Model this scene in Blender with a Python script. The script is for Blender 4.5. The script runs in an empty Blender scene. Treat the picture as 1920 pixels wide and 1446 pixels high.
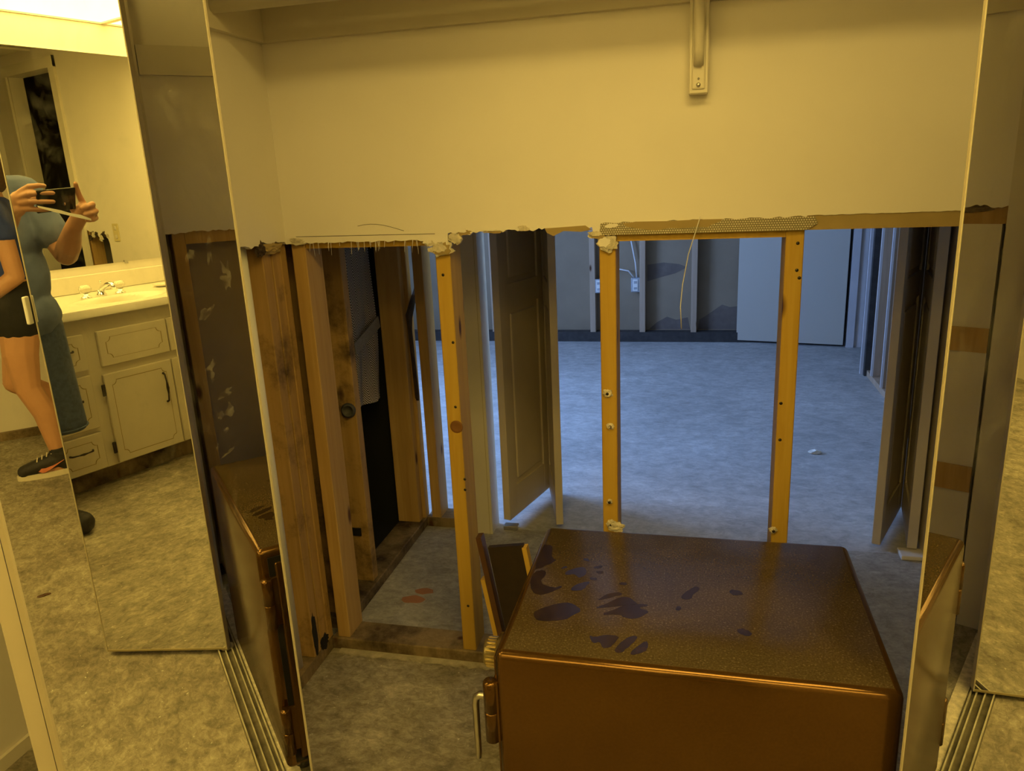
import bpy, bmesh, math, random
from mathutils import Vector, Matrix, noise as mnoise

random.seed(11)
scn = bpy.context.scene
col = scn.collection
PI = math.pi

# ------------------------------------------------------------------ camera
F_PX, PITCH, ROLL, YAW, EYE = 1425.0, math.radians(15.49), math.radians(-2.70), math.radians(13.99), 1.33
fw = Vector((-math.sin(YAW) * math.cos(PITCH), math.cos(YAW) * math.cos(PITCH), -math.sin(PITCH)))
r0 = Vector((math.cos(YAW), math.sin(YAW), 0)); u0 = r0.cross(fw)
rt = r0 * math.cos(ROLL) + u0 * math.sin(ROLL); up = -r0 * math.sin(ROLL) + u0 * math.cos(ROLL)
cam_d = bpy.data.cameras.new('camera'); cam = bpy.data.objects.new('camera', cam_d); col.objects.link(cam)
cam_d.sensor_width = 36.0; cam_d.sensor_fit = 'HORIZONTAL'; cam_d.lens = 36.0 * F_PX / 1920.0
cam_d.clip_start = 0.003; cam_d.clip_end = 60
cam.matrix_world = Matrix(((rt.x, up.x, -fw.x, 0), (rt.y, up.y, -fw.y, 0), (rt.z, up.z, -fw.z, EYE), (0, 0, 0, 1)))
scn.camera = cam

# ------------------------------------------------------------------ view, world, daylight
scn.view_settings.view_transform = 'Standard'; scn.view_settings.look = 'None'
scn.view_settings.exposure = 0.0; scn.view_settings.gamma = 1.0; scn.view_settings.use_curve_mapping = False
ADDED_TROFFER = 12.2                   # strength of the long unseen ceiling light added above the camera
LAMP = 7.0                      # strength of the luminous ceiling panels
LAMP_COL = (1.0, 0.70, 0.17)
DAY = 190.0                      # watts of sky light at the bedroom window
w = bpy.data.worlds.new('sky'); scn.world = w; w.use_nodes = True
w.node_tree.nodes['Background'].inputs[0].default_value = (0.30, 0.50, 1.0, 1)
w.node_tree.nodes['Background'].inputs[1].default_value = 0.6
ld = bpy.data.lights.new('window_daylight', 'AREA'); ld.shape = 'RECTANGLE'; ld.size = 1.75; ld.size_y = 1.25
ld.energy = DAY; ld.color = (0.27, 0.47, 1.0)
lo = bpy.data.objects.new('window_daylight', ld); col.objects.link(lo)
lo.location = (-2.90, 3.70, 1.50); lo.rotation_euler = (0, -PI / 2, 0)

# ------------------------------------------------------------------ materials
MATS = {}
def nodes(name, rough=0.6, metal=0.0, spec=0.5):
    m = bpy.data.materials.new(name); m.use_nodes = True
    nt = m.node_tree; b = nt.nodes['Principled BSDF']
    b.inputs['Roughness'].default_value = rough; b.inputs['Metallic'].default_value = metal
    b.inputs['Specular IOR Level'].default_value = spec
    MATS[name] = m
    return m, nt, b
def N(nt, t, **k):
    n = nt.nodes.new(t)
    for a, v in k.items(): setattr(n, a, v)
    return n
def ramp(nt, stops):
    r = N(nt, 'ShaderNodeValToRGB'); e = r.color_ramp.elements
    while len(e) < len(stops): e.new(0.5)
    for el, (p, c) in zip(e, stops):
        el.position = p; el.color = (*c, 1) if len(c) == 3 else c
    return r
def coords(nt, kind='Object', scale=(1, 1, 1)):
    mp = N(nt, 'ShaderNodeMapping'); mp.inputs['Scale'].default_value = scale
    if kind == 'World':
        g = N(nt, 'ShaderNodeNewGeometry'); nt.links.new(g.outputs['Position'], mp.inputs['Vector'])
    else:
        t = N(nt, 'ShaderNodeTexCoord'); nt.links.new(t.outputs[kind], mp.inputs['Vector'])
    return mp
def noise(nt, src, scale, detail=5, rough=0.55, dist=0.0):
    n = N(nt, 'ShaderNodeTexNoise'); n.inputs['Scale'].default_value = scale; n.inputs['Detail'].default_value = detail
    n.inputs['Roughness'].default_value = rough; n.inputs['Distortion'].default_value = dist
    nt.links.new(src.outputs[0], n.inputs['Vector']); return n
def bump(nt, b, src, strength, dist=0.01):
    bp = N(nt, 'ShaderNodeBump'); bp.inputs['Strength'].default_value = strength; bp.inputs['Distance'].default_value = dist
    nt.links.new(src, bp.inputs['Height']); nt.links.new(bp.outputs[0], b.inputs['Normal'])
def mixc(nt, fac, a, c2, mode='MIX'):
    m = N(nt, 'ShaderNodeMix', data_type='RGBA', blend_type=mode)
    if isinstance(fac, (int, float)): m.inputs[0].default_value = fac
    else: nt.links.new(fac, m.inputs[0])
    for i, v in ((6, a), (7, c2)):
        if isinstance(v, tuple): m.inputs[i].default_value = (*v, 1)
        else: nt.links.new(v, m.inputs[i])
    return m.outputs[2]

def simple(name, c, rough=0.6, metal=0.0, var=0.12, scale=18, bmp=0.05, spec=0.5):
    m, nt, b = nodes(name, rough, metal, spec)
    mp = coords(nt, 'World'); n = noise(nt, mp, scale)
    lo_, hi_ = tuple(x * (1 - var) for x in c), tuple(min(1, x * (1 + var)) for x in c)
    r = ramp(nt, [(0.3, lo_), (0.7, hi_)]); nt.links.new(n.outputs[0], r.inputs[0]); nt.links.new(r.outputs[0], b.inputs['Base Color'])
    if bmp:
        n2 = noise(nt, mp, scale * 9, 3); bump(nt, b, n2.outputs[0], bmp, 0.004)
    return m
def wood(name, a, c, dirt=0.0):
    m, nt, b = nodes(name, 0.62, 0.0, 0.25)
    t = N(nt, 'ShaderNodeTexCoord'); oi = N(nt, 'ShaderNodeObjectInfo')
    ad = N(nt, 'ShaderNodeVectorMath', operation='MULTIPLY_ADD'); ad.inputs[1].default_value = (1, 1, 1)
    sc = N(nt, 'ShaderNodeVectorMath', operation='SCALE'); sc.inputs[3].default_value = 7.3
    cb = N(nt, 'ShaderNodeCombineXYZ')
    for i in range(3): nt.links.new(oi.outputs['Random'], cb.inputs[i])
    nt.links.new(cb.outputs[0], sc.inputs[0])
    nt.links.new(t.outputs['Object'], ad.inputs[0]); nt.links.new(sc.outputs[0], ad.inputs[2])
    mp = N(nt, 'ShaderNodeMapping'); mp.inputs['Scale'].default_value = (1, 1, 0.055); nt.links.new(ad.outputs[0], mp.inputs[0])
    n = noise(nt, mp, 60, 6, 0.6, 0.6)
    n2 = noise(nt, mp, 16, 2, 0.5, 0.3)
    r = ramp(nt, [(0.3, a), (0.62, c)]); nt.links.new(n.outputs[0], r.inputs[0])
    c1 = mixc(nt, n2.outputs[0], r.outputs[0], tuple(x * 0.72 for x in a))
    # knots
    mk = N(nt, 'ShaderNodeMapping'); mk.inputs['Scale'].default_value = (9, 9, 3.4); nt.links.new(ad.outputs[0], mk.inputs[0])
    v = N(nt, 'ShaderNodeTexVoronoi'); v.inputs['Scale'].default_value = 1.0; nt.links.new(mk.outputs[0], v.inputs['Vector'])
    kr = ramp(nt, [(0.05, (1, 1, 1)), (0.12, (0, 0, 0))]); nt.links.new(v.outputs['Distance'], kr.inputs[0])
    c2 = mixc(nt, kr.outputs[0], c1, (0.09, 0.035, 0.012))
    if dirt:
        g = coords(nt, 'World'); nd = noise(nt, g, 5, 6, 0.7)
        rd_ = ramp(nt, [(0.52 - dirt * 0.2, (0, 0, 0)), (0.72 - dirt * 0.15, (1, 1, 1))]); nt.links.new(nd.outputs[0], rd_.inputs[0])
        c2 = mixc(nt, rd_.outputs[0], c2, (0.035, 0.022, 0.012))
    nt.links.new(c2, b.inputs['Base Color']); bump(nt, b, n.outputs[0], 0.18, 0.003)
    return m
def concrete(name, a, c, d, scale=2.2, speck=(0.75, 0.72, 0.62), rough=0.75, spk=0.70, con=1.0):
    m, nt, b = nodes(name, rough, 0, 0.35)
    mp = coords(nt, 'World', (1, 1.0, 1)); n1 = noise(nt, mp, scale, 8, 0.65, 0.5)
    ms = coords(nt, 'World', (1.0, 1.35, 1)); n2 = noise(nt, ms, scale * 6, 9, 0.72, 0.45); n3 = noise(nt, mp, scale * 28, 4, 0.7)
    r1 = ramp(nt, [(0.32, a), (0.55, c), (0.72, d)]); nt.links.new(n1.outputs[0], r1.inputs[0])
    r2 = ramp(nt, [(0.33, (1 - 0.42 * con, 1 - 0.43 * con, 1 - 0.46 * con)), (0.68, (1 + 0.22 * con, 1 + 0.2 * con, 1 + 0.16 * con))]); nt.links.new(n2.outputs[0], r2.inputs[0])
    c1 = mixc(nt, 1.0, r1.outputs[0], r2.outputs[0], 'MULTIPLY')
    r3 = ramp(nt, [(spk - 0.04, (0, 0, 0)), (spk, (1, 1, 1))]); nt.links.new(n3.outputs[0], r3.inputs[0])
    n4 = noise(nt, coords(nt, 'World', (1.0, 1.5, 1)), scale * 17, 7, 0.78, 0.8)
    r4 = ramp(nt, [(0.36, (1 - 0.40 * con, 1 - 0.41 * con, 1 - 0.44 * con)), (0.56, (1, 1, 1)), (0.70, (1 + 0.35 * con, 1 + 0.33 * con, 1 + 0.28 * con))]); nt.links.new(n4.outputs[0], r4.inputs[0])
    c1 = mixc(nt, 1.0, c1, r4.outputs[0], 'MULTIPLY')
    c2 = mixc(nt, r3.outputs[0], c1, speck)
    nt.links.new(c2, b.inputs['Base Color']); bump(nt, b, n2.outputs[0], 0.25, 0.006)
    return m

PAINT = simple('cream_wall_paint', (0.80, 0.755, 0.68), 0.55, 0, 0.03, 3, 0.05, 0.3)
TRIMP = simple('cream_trim_paint', (0.74, 0.69, 0.58), 0.4, 0, 0.05, 6, 0.02)
JAMB = simple('ivory_jamb_paint', (0.68, 0.63, 0.52), 0.45, 0, 0.06, 5, 0.02)
GYPS = simple('torn_gypsum', (0.66, 0.60, 0.47), 0.9, 0, 0.3, 60, 0.6)
PAPER = simple('bare_drywall_paper', (0.36, 0.27, 0.12), 0.85, 0, 0.10, 9, 0.08, 0.2)
GREYBACK = simple('grey_drywall_back', (0.29, 0.225, 0.15), 0.85, 0, 0.10, 4, 0.05, 0.2)
BROWNBACK = simple('brown_drywall_back', (0.38, 0.31, 0.22), 0.7, 0, 0.10, 4, 0.03, 0.3)
PINE = wood('pine_stud', (0.50, 0.31, 0.105), (0.68, 0.46, 0.18))
PINE_Y = wood('yellow_pine_stud', (0.56, 0.345, 0.05), (0.66, 0.43, 0.08))
PINE_D = wood('mouldy_pine', (0.42, 0.26, 0.09), (0.58, 0.38, 0.155), 0.12)
PINE_P = wood('pale_bedroom_stud', (0.50, 0.36, 0.24), (0.60, 0.45, 0.32))
PLATE = wood('stained_sole_plate', (0.26, 0.19, 0.10), (0.40, 0.30, 0.17), 0.6)
DARKPLATE = simple('black_tarred_plate', (0.045, 0.04, 0.036), 0.8, 0, 0.3, 20)
FLOOR_B = concrete('adhesive_stained_concrete', (0.24, 0.21, 0.165), (0.40, 0.365, 0.29), (0.54, 0.50, 0.41))
FLOOR_R = concrete('dusty_bedroom_concrete', (0.44, 0.44, 0.43), (0.54, 0.54, 0.53), (0.62, 0.62, 0.61), 1.3, (0.62, 0.62, 0.62), 0.8, 0.74, 0.55)
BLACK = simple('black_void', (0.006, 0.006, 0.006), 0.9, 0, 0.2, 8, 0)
SAFE = None
BRASS = simple('dull_brass', (0.62, 0.52, 0.28), 0.3, 1.0, 0.1, 30, 0)
STEEL = simple('brushed_steel', (0.62, 0.60, 0.55), 0.32, 1.0, 0.1, 30, 0)
CHROME = simple('chrome', (0.85, 0.85, 0.84), 0.08, 1.0, 0.03, 10, 0)
ALU = simple('gold_aluminium_edge', (0.40, 0.34, 0.19), 0.45, 0.3, 0.08, 20, 0)
TRACKM = simple('dirty_track_metal', (0.50, 0.46, 0.36), 0.5, 0.2, 0.25, 30, 0.1)
DARKIRON = simple('dark_iron_hardware', (0.05, 0.04, 0.03), 0.45, 0.6, 0.2, 40, 0)
CAB = simple('cream_cabinet_paint', (0.62, 0.565, 0.43), 0.42, 0, 0.05, 5, 0.02)
CABLINE = simple('olive_gold_line', (0.26, 0.20, 0.06), 0.6, 0, 0.1, 30, 0)
MARBLE = simple('cultured_marble', (0.78, 0.74, 0.63), 0.18, 0, 0.05, 3, 0)
ALMOND = simple('almond_plastic', (0.68, 0.60, 0.34), 0.4, 0, 0.03, 10, 0)
WHITEP = simple('white_plastic', (0.80, 0.79, 0.74), 0.4, 0, 0.03, 10, 0)
PVC = simple('white_pvc', (0.86, 0.85, 0.82), 0.35, 0, 0.04, 6, 0)
SLAB = simple('white_slab_door_paint', (0.50, 0.46, 0.38), 0.5, 0, 0.02, 2, 0)
TAUPE = simple('taupe_bifold_paint', (0.58, 0.51, 0.39), 0.5, 0, 0.04, 8, 0.02)
CASEG = simple('pale_casing_paint', (0.62, 0.60, 0.60), 0.5, 0, 0.05, 8, 0)
DARKBRD = simple('dark_brown_hardboard', (0.022, 0.012, 0.006), 0.45, 0, 0.3, 40, 0.05)
REDBRD = simple('reddish_brown_stain', (0.075, 0.032, 0.012), 0.4, 0, 0.2, 30, 0.05)
DENIM = simple('blue_denim', (0.055, 0.080, 0.150), 0.85, 0, 0.25, 60, 0.2)
SHIRT = simple('dusty_blue_shirt', (0.115, 0.155, 0.27), 0.85, 0, 0.18, 14, 0.15)
ROYAL = simple('royal_blue_top', (0.03, 0.055, 0.25), 0.85, 0, 0.15, 14, 0.1)
BLACKC = simple('black_cloth', (0.012, 0.012, 0.015), 0.85, 0, 0.2, 40, 0.1)
SKINM = simple('tanned_skin', (0.50, 0.27, 0.16), 0.5, 0, 0.10, 14, 0.06)
SKINW = simple('sunned_skin', (0.56, 0.30, 0.16), 0.5, 0, 0.06, 10, 0.03)
HAIRG = simple('grey_hair', (0.32, 0.27, 0.20), 0.7, 0, 0.25, 80, 0.3)
HAIRB = simple('brown_hair', (0.09, 0.05, 0.03), 0.6, 0, 0.25, 80, 0.3)
EYEW = simple('eye_white', (0.75, 0.73, 0.68), 0.2, 0, 0.02, 10, 0)
SOLE = simple('off_white_sole', (0.72, 0.66, 0.52), 0.6, 0, 0.05, 20, 0)
SHOE = simple('black_mesh_shoe', (0.018, 0.016, 0.018), 0.6, 0, 0.3, 90, 0.2)
CORAL = simple('coral_swoosh', (0.75, 0.25, 0.13), 0.5, 0, 0.03, 20, 0)
PHONEB = simple('black_phone_glass', (0.012, 0.012, 0.012), 0.22, 0, 0.1, 10, 0)
PAPERW = simple('white_paper', (0.80, 0.78, 0.68), 0.7, 0, 0.04, 20, 0)
DUCT = simple('grey_rubber', (0.05, 0.05, 0.05), 0.6, 0, 0.15, 20, 0)
RAG = simple('burnt_brown_rag', (0.045, 0.028, 0.018), 0.9, 0, 0.4, 40, 0.3)
CEILT = simple('ceiling_tile', (0.72, 0.68, 0.56), 0.9, 0, 0.08, 60, 0.3)
WIREW = simple('white_cable', (0.75, 0.74, 0.72), 0.5, 0, 0.02, 10, 0)
BOXB = simple('galvanised_box', (0.55, 0.60, 0.66), 0.35, 0.7, 0.1, 40, 0)
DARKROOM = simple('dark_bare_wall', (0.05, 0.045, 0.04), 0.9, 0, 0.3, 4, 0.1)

def mk_mirror(name, tint, smear):
    m, nt, b = nodes(name, 0.0, 1.0)
    b.inputs['Base Color'].default_value = (*tint, 1)
    if smear:
        mp = coords(nt, 'World', (1, 1, 0.6)); n = noise(nt, mp, 3.2, 8, 0.72, 2.2)
        n2 = noise(nt, mp, 11, 6, 0.7, 1.5)
        mul = N(nt, 'ShaderNodeMath', operation='MULTIPLY'); nt.links.new(n.outputs[0], mul.inputs[0]); nt.links.new(n2.outputs[0], mul.inputs[1])
        r = ramp(nt, [(0.28, (0, 0, 0)), (0.46, (smear, smear, smear))]); nt.links.new(mul.outputs[0], r.inputs[0])
        d = N(nt, 'ShaderNodeBsdfDiffuse'); d.inputs[0].default_value = (0.62, 0.60, 0.52, 1)
        mx = N(nt, 'ShaderNodeMixShader'); out = nt.nodes['Material Output']
        nt.links.new(r.outputs[0], mx.inputs[0]); nt.links.new(b.outputs[0], mx.inputs[1]); nt.links.new(d.outputs[0], mx.inputs[2])
        nt.links.new(mx.outputs[0], out.inputs[0])
    return m
MIRROR = mk_mirror('door_mirror_glass', (0.90, 0.905, 0.86), 0.10)
WMIRROR = mk_mirror('vanity_mirror_glass', (0.90, 0.90, 0.86), 0.0)

def mk_safe():
    m, nt, b = nodes('bronze_safe_enamel', 0.17, 0.70, 0.5)
    mp = coords(nt, 'World'); n = noise(nt, mp, 260, 3, 0.6)
    r = ramp(nt, [(0.35, (0.105, 0.052, 0.011)), (0.68, (0.125, 0.064, 0.015))]); nt.links.new(n.outputs[0], r.inputs[0])
    n2 = noise(nt, mp, 9, 6, 0.7, 0.4)
    dr = ramp(nt, [(0.64, (0, 0, 0)), (0.76, (0.25, 0.25, 0.25))]); nt.links.new(n2.outputs[0], dr.inputs[0])
    c = mixc(nt, dr.outputs[0], r.outputs[0], (0.26, 0.20, 0.12))
    nt.links.new(c, b.inputs['Base Color'])
    return m
SAFE = mk_safe()
def mk_dust():
    m, nt, b = nodes('dusty_bronze_top', 0.16, 0.0, 0.32)
    mp = coords(nt, 'World'); n = noise(nt, mp, 300, 3, 0.7); n1 = noise(nt, mp, 7, 6, 0.6, 0.5)
    r = ramp(nt, [(0.30, (0.044, 0.029, 0.011)), (0.58, (0.074, 0.051, 0.021)), (0.74, (0.19, 0.145, 0.08))]); nt.links.new(n.outputs[0], r.inputs[0])
    r1 = ramp(nt, [(0.3, (0.72, 0.70, 0.66)), (0.7, (1.12, 1.1, 1.05))]); nt.links.new(n1.outputs[0], r1.inputs[0])
    nt.links.new(mixc(nt, 1.0, r.outputs[0], r1.outputs[0], 'MULTIPLY'), b.inputs['Base Color'])
    rr = ramp(nt, [(0.3, (0.12,) * 3), (0.7, (0.24,) * 3)]); nt.links.new(n1.outputs[0], rr.inputs[0]); nt.links.new(rr.outputs[0], b.inputs['Roughness'])
    return m
DUST = mk_dust()
SMUDGE = simple('wiped_dark_bronze', (0.026, 0.014, 0.005), 0.22, 0.0, 0.35, 60, 0, 0.30)
def mk_mesh():
    m, nt, b = nodes('joint_mesh_tape', 0.85, 0, 0.2)
    mp = coords(nt, 'World', (1, 0, 1)); ch = N(nt, 'ShaderNodeTexBrick'); ch.inputs['Scale'].default_value = 95
    ch.inputs['Mortar Size'].default_value = 0.09; ch.offset = 0.5
    ch.inputs['Brick Width'].default_value = 0.50; ch.inputs['Row Height'].default_value = 0.46
    sw = N(nt, 'ShaderNodeSeparateXYZ'); cb = N(nt, 'ShaderNodeCombineXYZ')
    nt.links.new(mp.outputs[0], sw.inputs[0]); nt.links.new(sw.outputs[0], cb.inputs[0]); nt.links.new(sw.outputs[2], cb.inputs[1])
    nt.links.new(cb.outputs[0], ch.inputs['Vector'])
    ch.inputs['Color1'].default_value = (0.66, 0.60, 0.45, 1); ch.inputs['Color2'].default_value = (0.54, 0.48, 0.35, 1); ch.inputs['Mortar'].default_value = (0.20, 0.17, 0.10, 1)
    n = noise(nt, coords(nt, 'World'), 16, 5, 0.7); r = ramp(nt, [(0.52, (0, 0, 0)), (0.60, (0.8, 0.8, 0.8))]); nt.links.new(n.outputs[0], r.inputs[0])
    nt.links.new(mixc(nt, r.outputs[0], ch.outputs[0], (0.27, 0.235, 0.14)), b.inputs['Base Color'])
    return m
TAPE = mk_mesh()
def mk_weave():
    m, nt, b = nodes('grey_herringbone_weave', 0.8, 0, 0.3)
    mp = coords(nt, 'World'); sp = N(nt, 'ShaderNodeSeparateXYZ'); nt.links.new(mp.outputs[0], sp.inputs[0])
    # zig-zag: z*55 + triangle(y)
    tri = N(nt, 'ShaderNodeMath', operation='PINGPONG'); tri.inputs[1].default_value = 0.035; nt.links.new(sp.outputs[1], tri.inputs[0])
    ad = N(nt, 'ShaderNodeMath', operation='ADD'); nt.links.new(sp.outputs[2], ad.inputs[0]); nt.links.new(tri.outputs[0], ad.inputs[1])
    ml = N(nt, 'ShaderNodeMath', operation='MULTIPLY'); ml.inputs[1].default_value = 105; nt.links.new(ad.outputs[0], ml.inputs[0])
    fr = N(nt, 'ShaderNodeMath', operation='FRACT'); nt.links.new(ml.outputs[0], fr.inputs[0])
    r = ramp(nt, [(0.35, (0.07, 0.06, 0.05)), (0.55, (0.95, 0.88, 0.76))]); nt.links.new(fr.outputs[0], r.inputs[0])
    nt.links.new(r.outputs[0], b.inputs['Base Color']); bump(nt, b, fr.outputs[0], 0.4, 0.003)
    return m
WEAVE = mk_weave()
def mk_emit(name, power):
    m, nt, b = nodes(name, 0.5)
    b.inputs['Base Color'].default_value = (0.8, 0.75, 0.6, 1)
    b.inputs['Emission Color'].default_value = (*LAMP_COL, 1); b.inputs['Emission Strength'].default_value = power
    return m
EMIT = mk_emit('lit_diffuser', LAMP); EMIT2 = mk_emit('added_troffer_diffuser', ADDED_TROFFER)
m_, nt_, b_ = nodes('clear_acrylic', 0.05); b_.inputs['Base Color'].default_value = (0.95, 0.93, 0.85, 1); b_.inputs['Transmission Weight'].default_value = 0.85; ACRYL = m_
m_, nt_, b_ = nodes('window_glass', 0.0); b_.inputs['Base Color'].default_value = (1, 1, 1, 1); b_.inputs['Transmission Weight'].default_value = 1.0; b_.inputs['IOR'].default_value = 1.01; WGLASS = m_

# ------------------------------------------------------------------ builders
WORLD = {}
def link(o, parent=None, loc=(0, 0, 0)):
    col.objects.link(o); loc = Vector(loc)
    WORLD[o.name] = loc
    if parent is not None:
        o.parent = parent; o.location = loc - WORLD[parent.name]
    else: o.location = loc
    return o
def empty(name, loc, rz=0):
    o = bpy.data.objects.new(name, None); o.empty_display_size = 0.05
    link(o, None, loc); o.rotation_euler = (0, 0, rz); return o
def tag(o, label, cat, group=None):
    o['label'] = label; o['category'] = cat
    if group: o['group'] = group
    return o
def struct(o):
    o['kind'] = 'structure'; return o
def mesh_obj(name, verts, faces, mat, parent=None, loc=None, smooth=False):
    if loc is None:
        xs = [v[0] for v in verts]; ys = [v[1] for v in verts]; zs = [v[2] for v in verts]
        loc = ((min(xs) + max(xs)) / 2, (min(ys) + max(ys)) / 2, min(zs))
    L = Vector(loc)
    me = bpy.data.meshes.new(name); me.from_pydata([tuple(Vector(v) - L) for v in verts], [], faces)
    me.materials.append(mat); me.update()
    if smooth: me.polygons.foreach_set('use_smooth', [True] * len(me.polygons))
    return link(bpy.data.objects.new(name, me), parent, loc)
def bm_obj(name, bm, mat, parent=None, loc=(0, 0, 0), smooth=False):
    bmesh.ops.translate(bm, vec=-Vector(loc), verts=bm.verts)
    me = bpy.data.meshes.new(name); bm.normal_update(); bm.to_mesh(me); bm.free()
    for mm in (mat if isinstance(mat, (list, tuple)) else [mat]): me.materials.append(mm)
    if smooth: me.polygons.foreach_set('use_smooth', [True] * len(me.polygons))
    return link(bpy.data.objects.new(name, me), parent, loc)
def box_bm(bm, x0, x1, y0, y1, z0, z1, bev=0.0, seg=2, mtx=None):
    v = [bm.verts.new(p) for p in ((x0, y0, z0), (x1, y0, z0), (x1, y1, z0), (x0, y1, z0), (x0, y0, z1), (x1, y0, z1), (x1, y1, z1), (x0, y1, z1))]
    f = [bm.faces.new([v[i] for i in q]) for q in ((3, 2, 1, 0), (4, 5, 6, 7), (0, 1, 5, 4), (1, 2, 6, 5), (2, 3, 7, 6), (3, 0, 4, 7))]
    if bev:
        es = list({e for g in f for e in g.edges})
        r = bmesh.ops.bevel(bm, geom=es, offset=bev, segments=seg, affect='EDGES', profile=0.5)
        v = list({q for g in r['faces'] for q in g.verts} | {q for q in v if q.is_valid})
    if mtx is not None: bmesh.ops.transform(bm, matrix=mtx, verts=[q for q in v if q.is_valid])
def box(name, x0, x1, y0, y1, z0, z1, mat, parent=None, bev=0.0, seg=2):
    bm = bmesh.new(); box_bm(bm, x0, x1, y0, y1, z0, z1, bev, seg)
    return bm_obj(name, bm, mat, parent, ((x0 + x1) / 2, (y0 + y1) / 2, z0))
def oriented_box(name, p0, p1, t0, t1, z0, z1, mat, parent=None, bev=0.0):
    """box along the plan segment p0-p1; t0..t1 across it (positive = left of p0->p1)"""
    p0 = Vector((p0[0], p0[1])); p1 = Vector((p1[0], p1[1])); d = p1 - p0; L = d.length; d /= L; n = Vector((-d.y, d.x))
    bm = bmesh.new(); box_bm(bm, 0, L, t0, t1, z0, z1, bev)
    M = Matrix(((d.x, n.x, 0, p0.x), (d.y, n.y, 0, p0.y), (0, 0, 1, 0), (0, 0, 0, 1)))
    bmesh.ops.transform(bm, matrix=M, verts=bm.verts)
    c = p0 + d * L / 2 + n * (t0 + t1) / 2
    return bm_obj(name, bm, mat, parent, (c.x, c.y, z0))
def prism(name, pts, axis, a0, a1, mat, parent=None):
    """extrude a polygon; axis 'y': pts are (x,z); axis 'x': pts are (y,z); axis 'z': pts are (x,y)"""
    f = {'y': lambda p, a: (p[0], a, p[1]), 'x': lambda p, a: (a, p[0], p[1]), 'z': lambda p, a: (p[0], p[1], a)}[axis]
    n = len(pts); bm = bmesh.new()
    A = [bm.verts.new(f(p, a0)) for p in pts]; B = [bm.verts.new(f(p, a1)) for p in pts]
    bm.faces.new(A); bm.faces.new(B[::-1])
    for i in range(n): bm.faces.new((A[i], B[i], B[(i + 1) % n], A[(i + 1) % n]))
    bmesh.ops.recalc_face_normals(bm, faces=bm.faces)
    xs = [v.co.x for v in bm.verts]; ys = [v.co.y for v in bm.verts]; zs = [v.co.z for v in bm.verts]
    return bm_obj(name, bm, mat, parent, ((min(xs) + max(xs)) / 2, (min(ys) + max(ys)) / 2, min(zs)))
def tube_bm(bm, pts, radii, n=10, cap=True):
    pts = [Vector(p) for p in pts]
    if isinstance(radii, (int, float)): radii = [radii] * len(pts)
    rings = []; prev = None
    for i, p in enumerate(pts):
        t = (pts[min(i + 1, len(pts) - 1)] - pts[max(i - 1, 0)]).normalized()
        if prev is None:
            a = t.orthogonal().normalized()
        else:
            a = prev - t * prev.dot(t); a = a.normalized() if a.length > 1e-6 else t.orthogonal().normalized()
        prev = a; c = t.cross(a)
        rings.append([bm.verts.new(p + (a * math.cos(2 * PI * k / n) + c * math.sin(2 * PI * k / n)) * radii[i]) for k in range(n)])
    for i in range(len(rings) - 1):
        for k in range(n): bm.faces.new((rings[i][k], rings[i][(k + 1) % n], rings[i + 1][(k + 1) % n], rings[i + 1][k]))
    if cap:
        bm.faces.new(rings[0][::-1]); bm.faces.new(rings[-1])
def tube(name, pts, radii, mat, parent=None, n=10, smooth=True):
    bm = bmesh.new(); tube_bm(bm, pts, radii, n)
    bmesh.ops.recalc_face_normals(bm, faces=bm.faces)
    p = pts[0]; return bm_obj(name, bm, mat, parent, tuple(p), smooth)
def lathe(name, centre, prof, axis, mat, parent=None, n=24):
    """prof: (r, h) pairs along axis"""
    bm = bmesh.new(); C = Vector(centre); ax = Vector(axis).normalized(); a = ax.orthogonal().normalized(); c = ax.cross(a)
    rings = [[bm.verts.new(C + ax * h + (a * math.cos(2 * PI * k / n) + c * math.sin(2 * PI * k / n)) * max(r, 1e-4)) for k in range(n)] for r, h in prof]
    for i in range(len(rings) - 1):
        for k in range(n): bm.faces.new((rings[i][k], rings[i][(k + 1) % n], rings[i + 1][(k + 1) % n], rings[i + 1][k]))
    bm.faces.new(rings[0][::-1]); bm.faces.new(rings[-1]); bmesh.ops.recalc_face_normals(bm, faces=bm.faces)
    return bm_obj(name, bm, mat, parent, tuple(centre), True)
def lump(name, centre, size, mat, parent=None, seed=0, rough=0.45, sub=3):
    """an irregular broken lump"""
    bm = bmesh.new(); bmesh.ops.create_icosphere(bm, subdivisions=sub, radius=1.0)
    for v in bm.verts:
        k = 1 + rough * mnoise.noise(v.co * 2.3 + Vector((seed * 3.1, seed, 0)))
        v.co = Vector((v.co.x * size[0] * k, v.co.y * size[1] * k, v.co.z * size[2] * k)) + Vector(centre)
    return bm_obj(name, bm, mat, parent, tuple(centre))

# ================================================================== THE SETTING
def S(*a, **k): return struct(box(*a, **k))
S('floor', -2.75, 3.35, -1.45, 1.80, -0.10, 0.0, FLOOR_B); S('floor_bedroom_closet', -2.75, 1.75, 1.80, 2.62, -0.10, 0.0, concrete('dim_closet_concrete', (0.33, 0.315, 0.28), (0.43, 0.415, 0.375), (0.52, 0.505, 0.46), 2.0, (0.66, 0.64, 0.58), 0.78, 0.72, 0.7))  # closet concrete toned darker and browner; its lighting is put into the colour
S('floor_bedroom', -2.90, 1.75, 2.62, 6.30, -0.10, 0.0, FLOOR_R)
CEIL = S('ceiling', -2.75, 3.35, -1.45, 1.03, 2.37, 2.47, CEILT)
for i in range(9): box('ceiling_grid_bar', -2.4 + i * 0.61, -2.375 + i * 0.61, -0.52, 1.03, 2.355, 2.37, JAMB, CEIL)
for i in range(3): box('ceiling_grid_bar', -1.61, 3.2, 0.10 + i * 0.4, 0.125 + i * 0.4, 2.352, 2.367, JAMB, CEIL)
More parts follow.
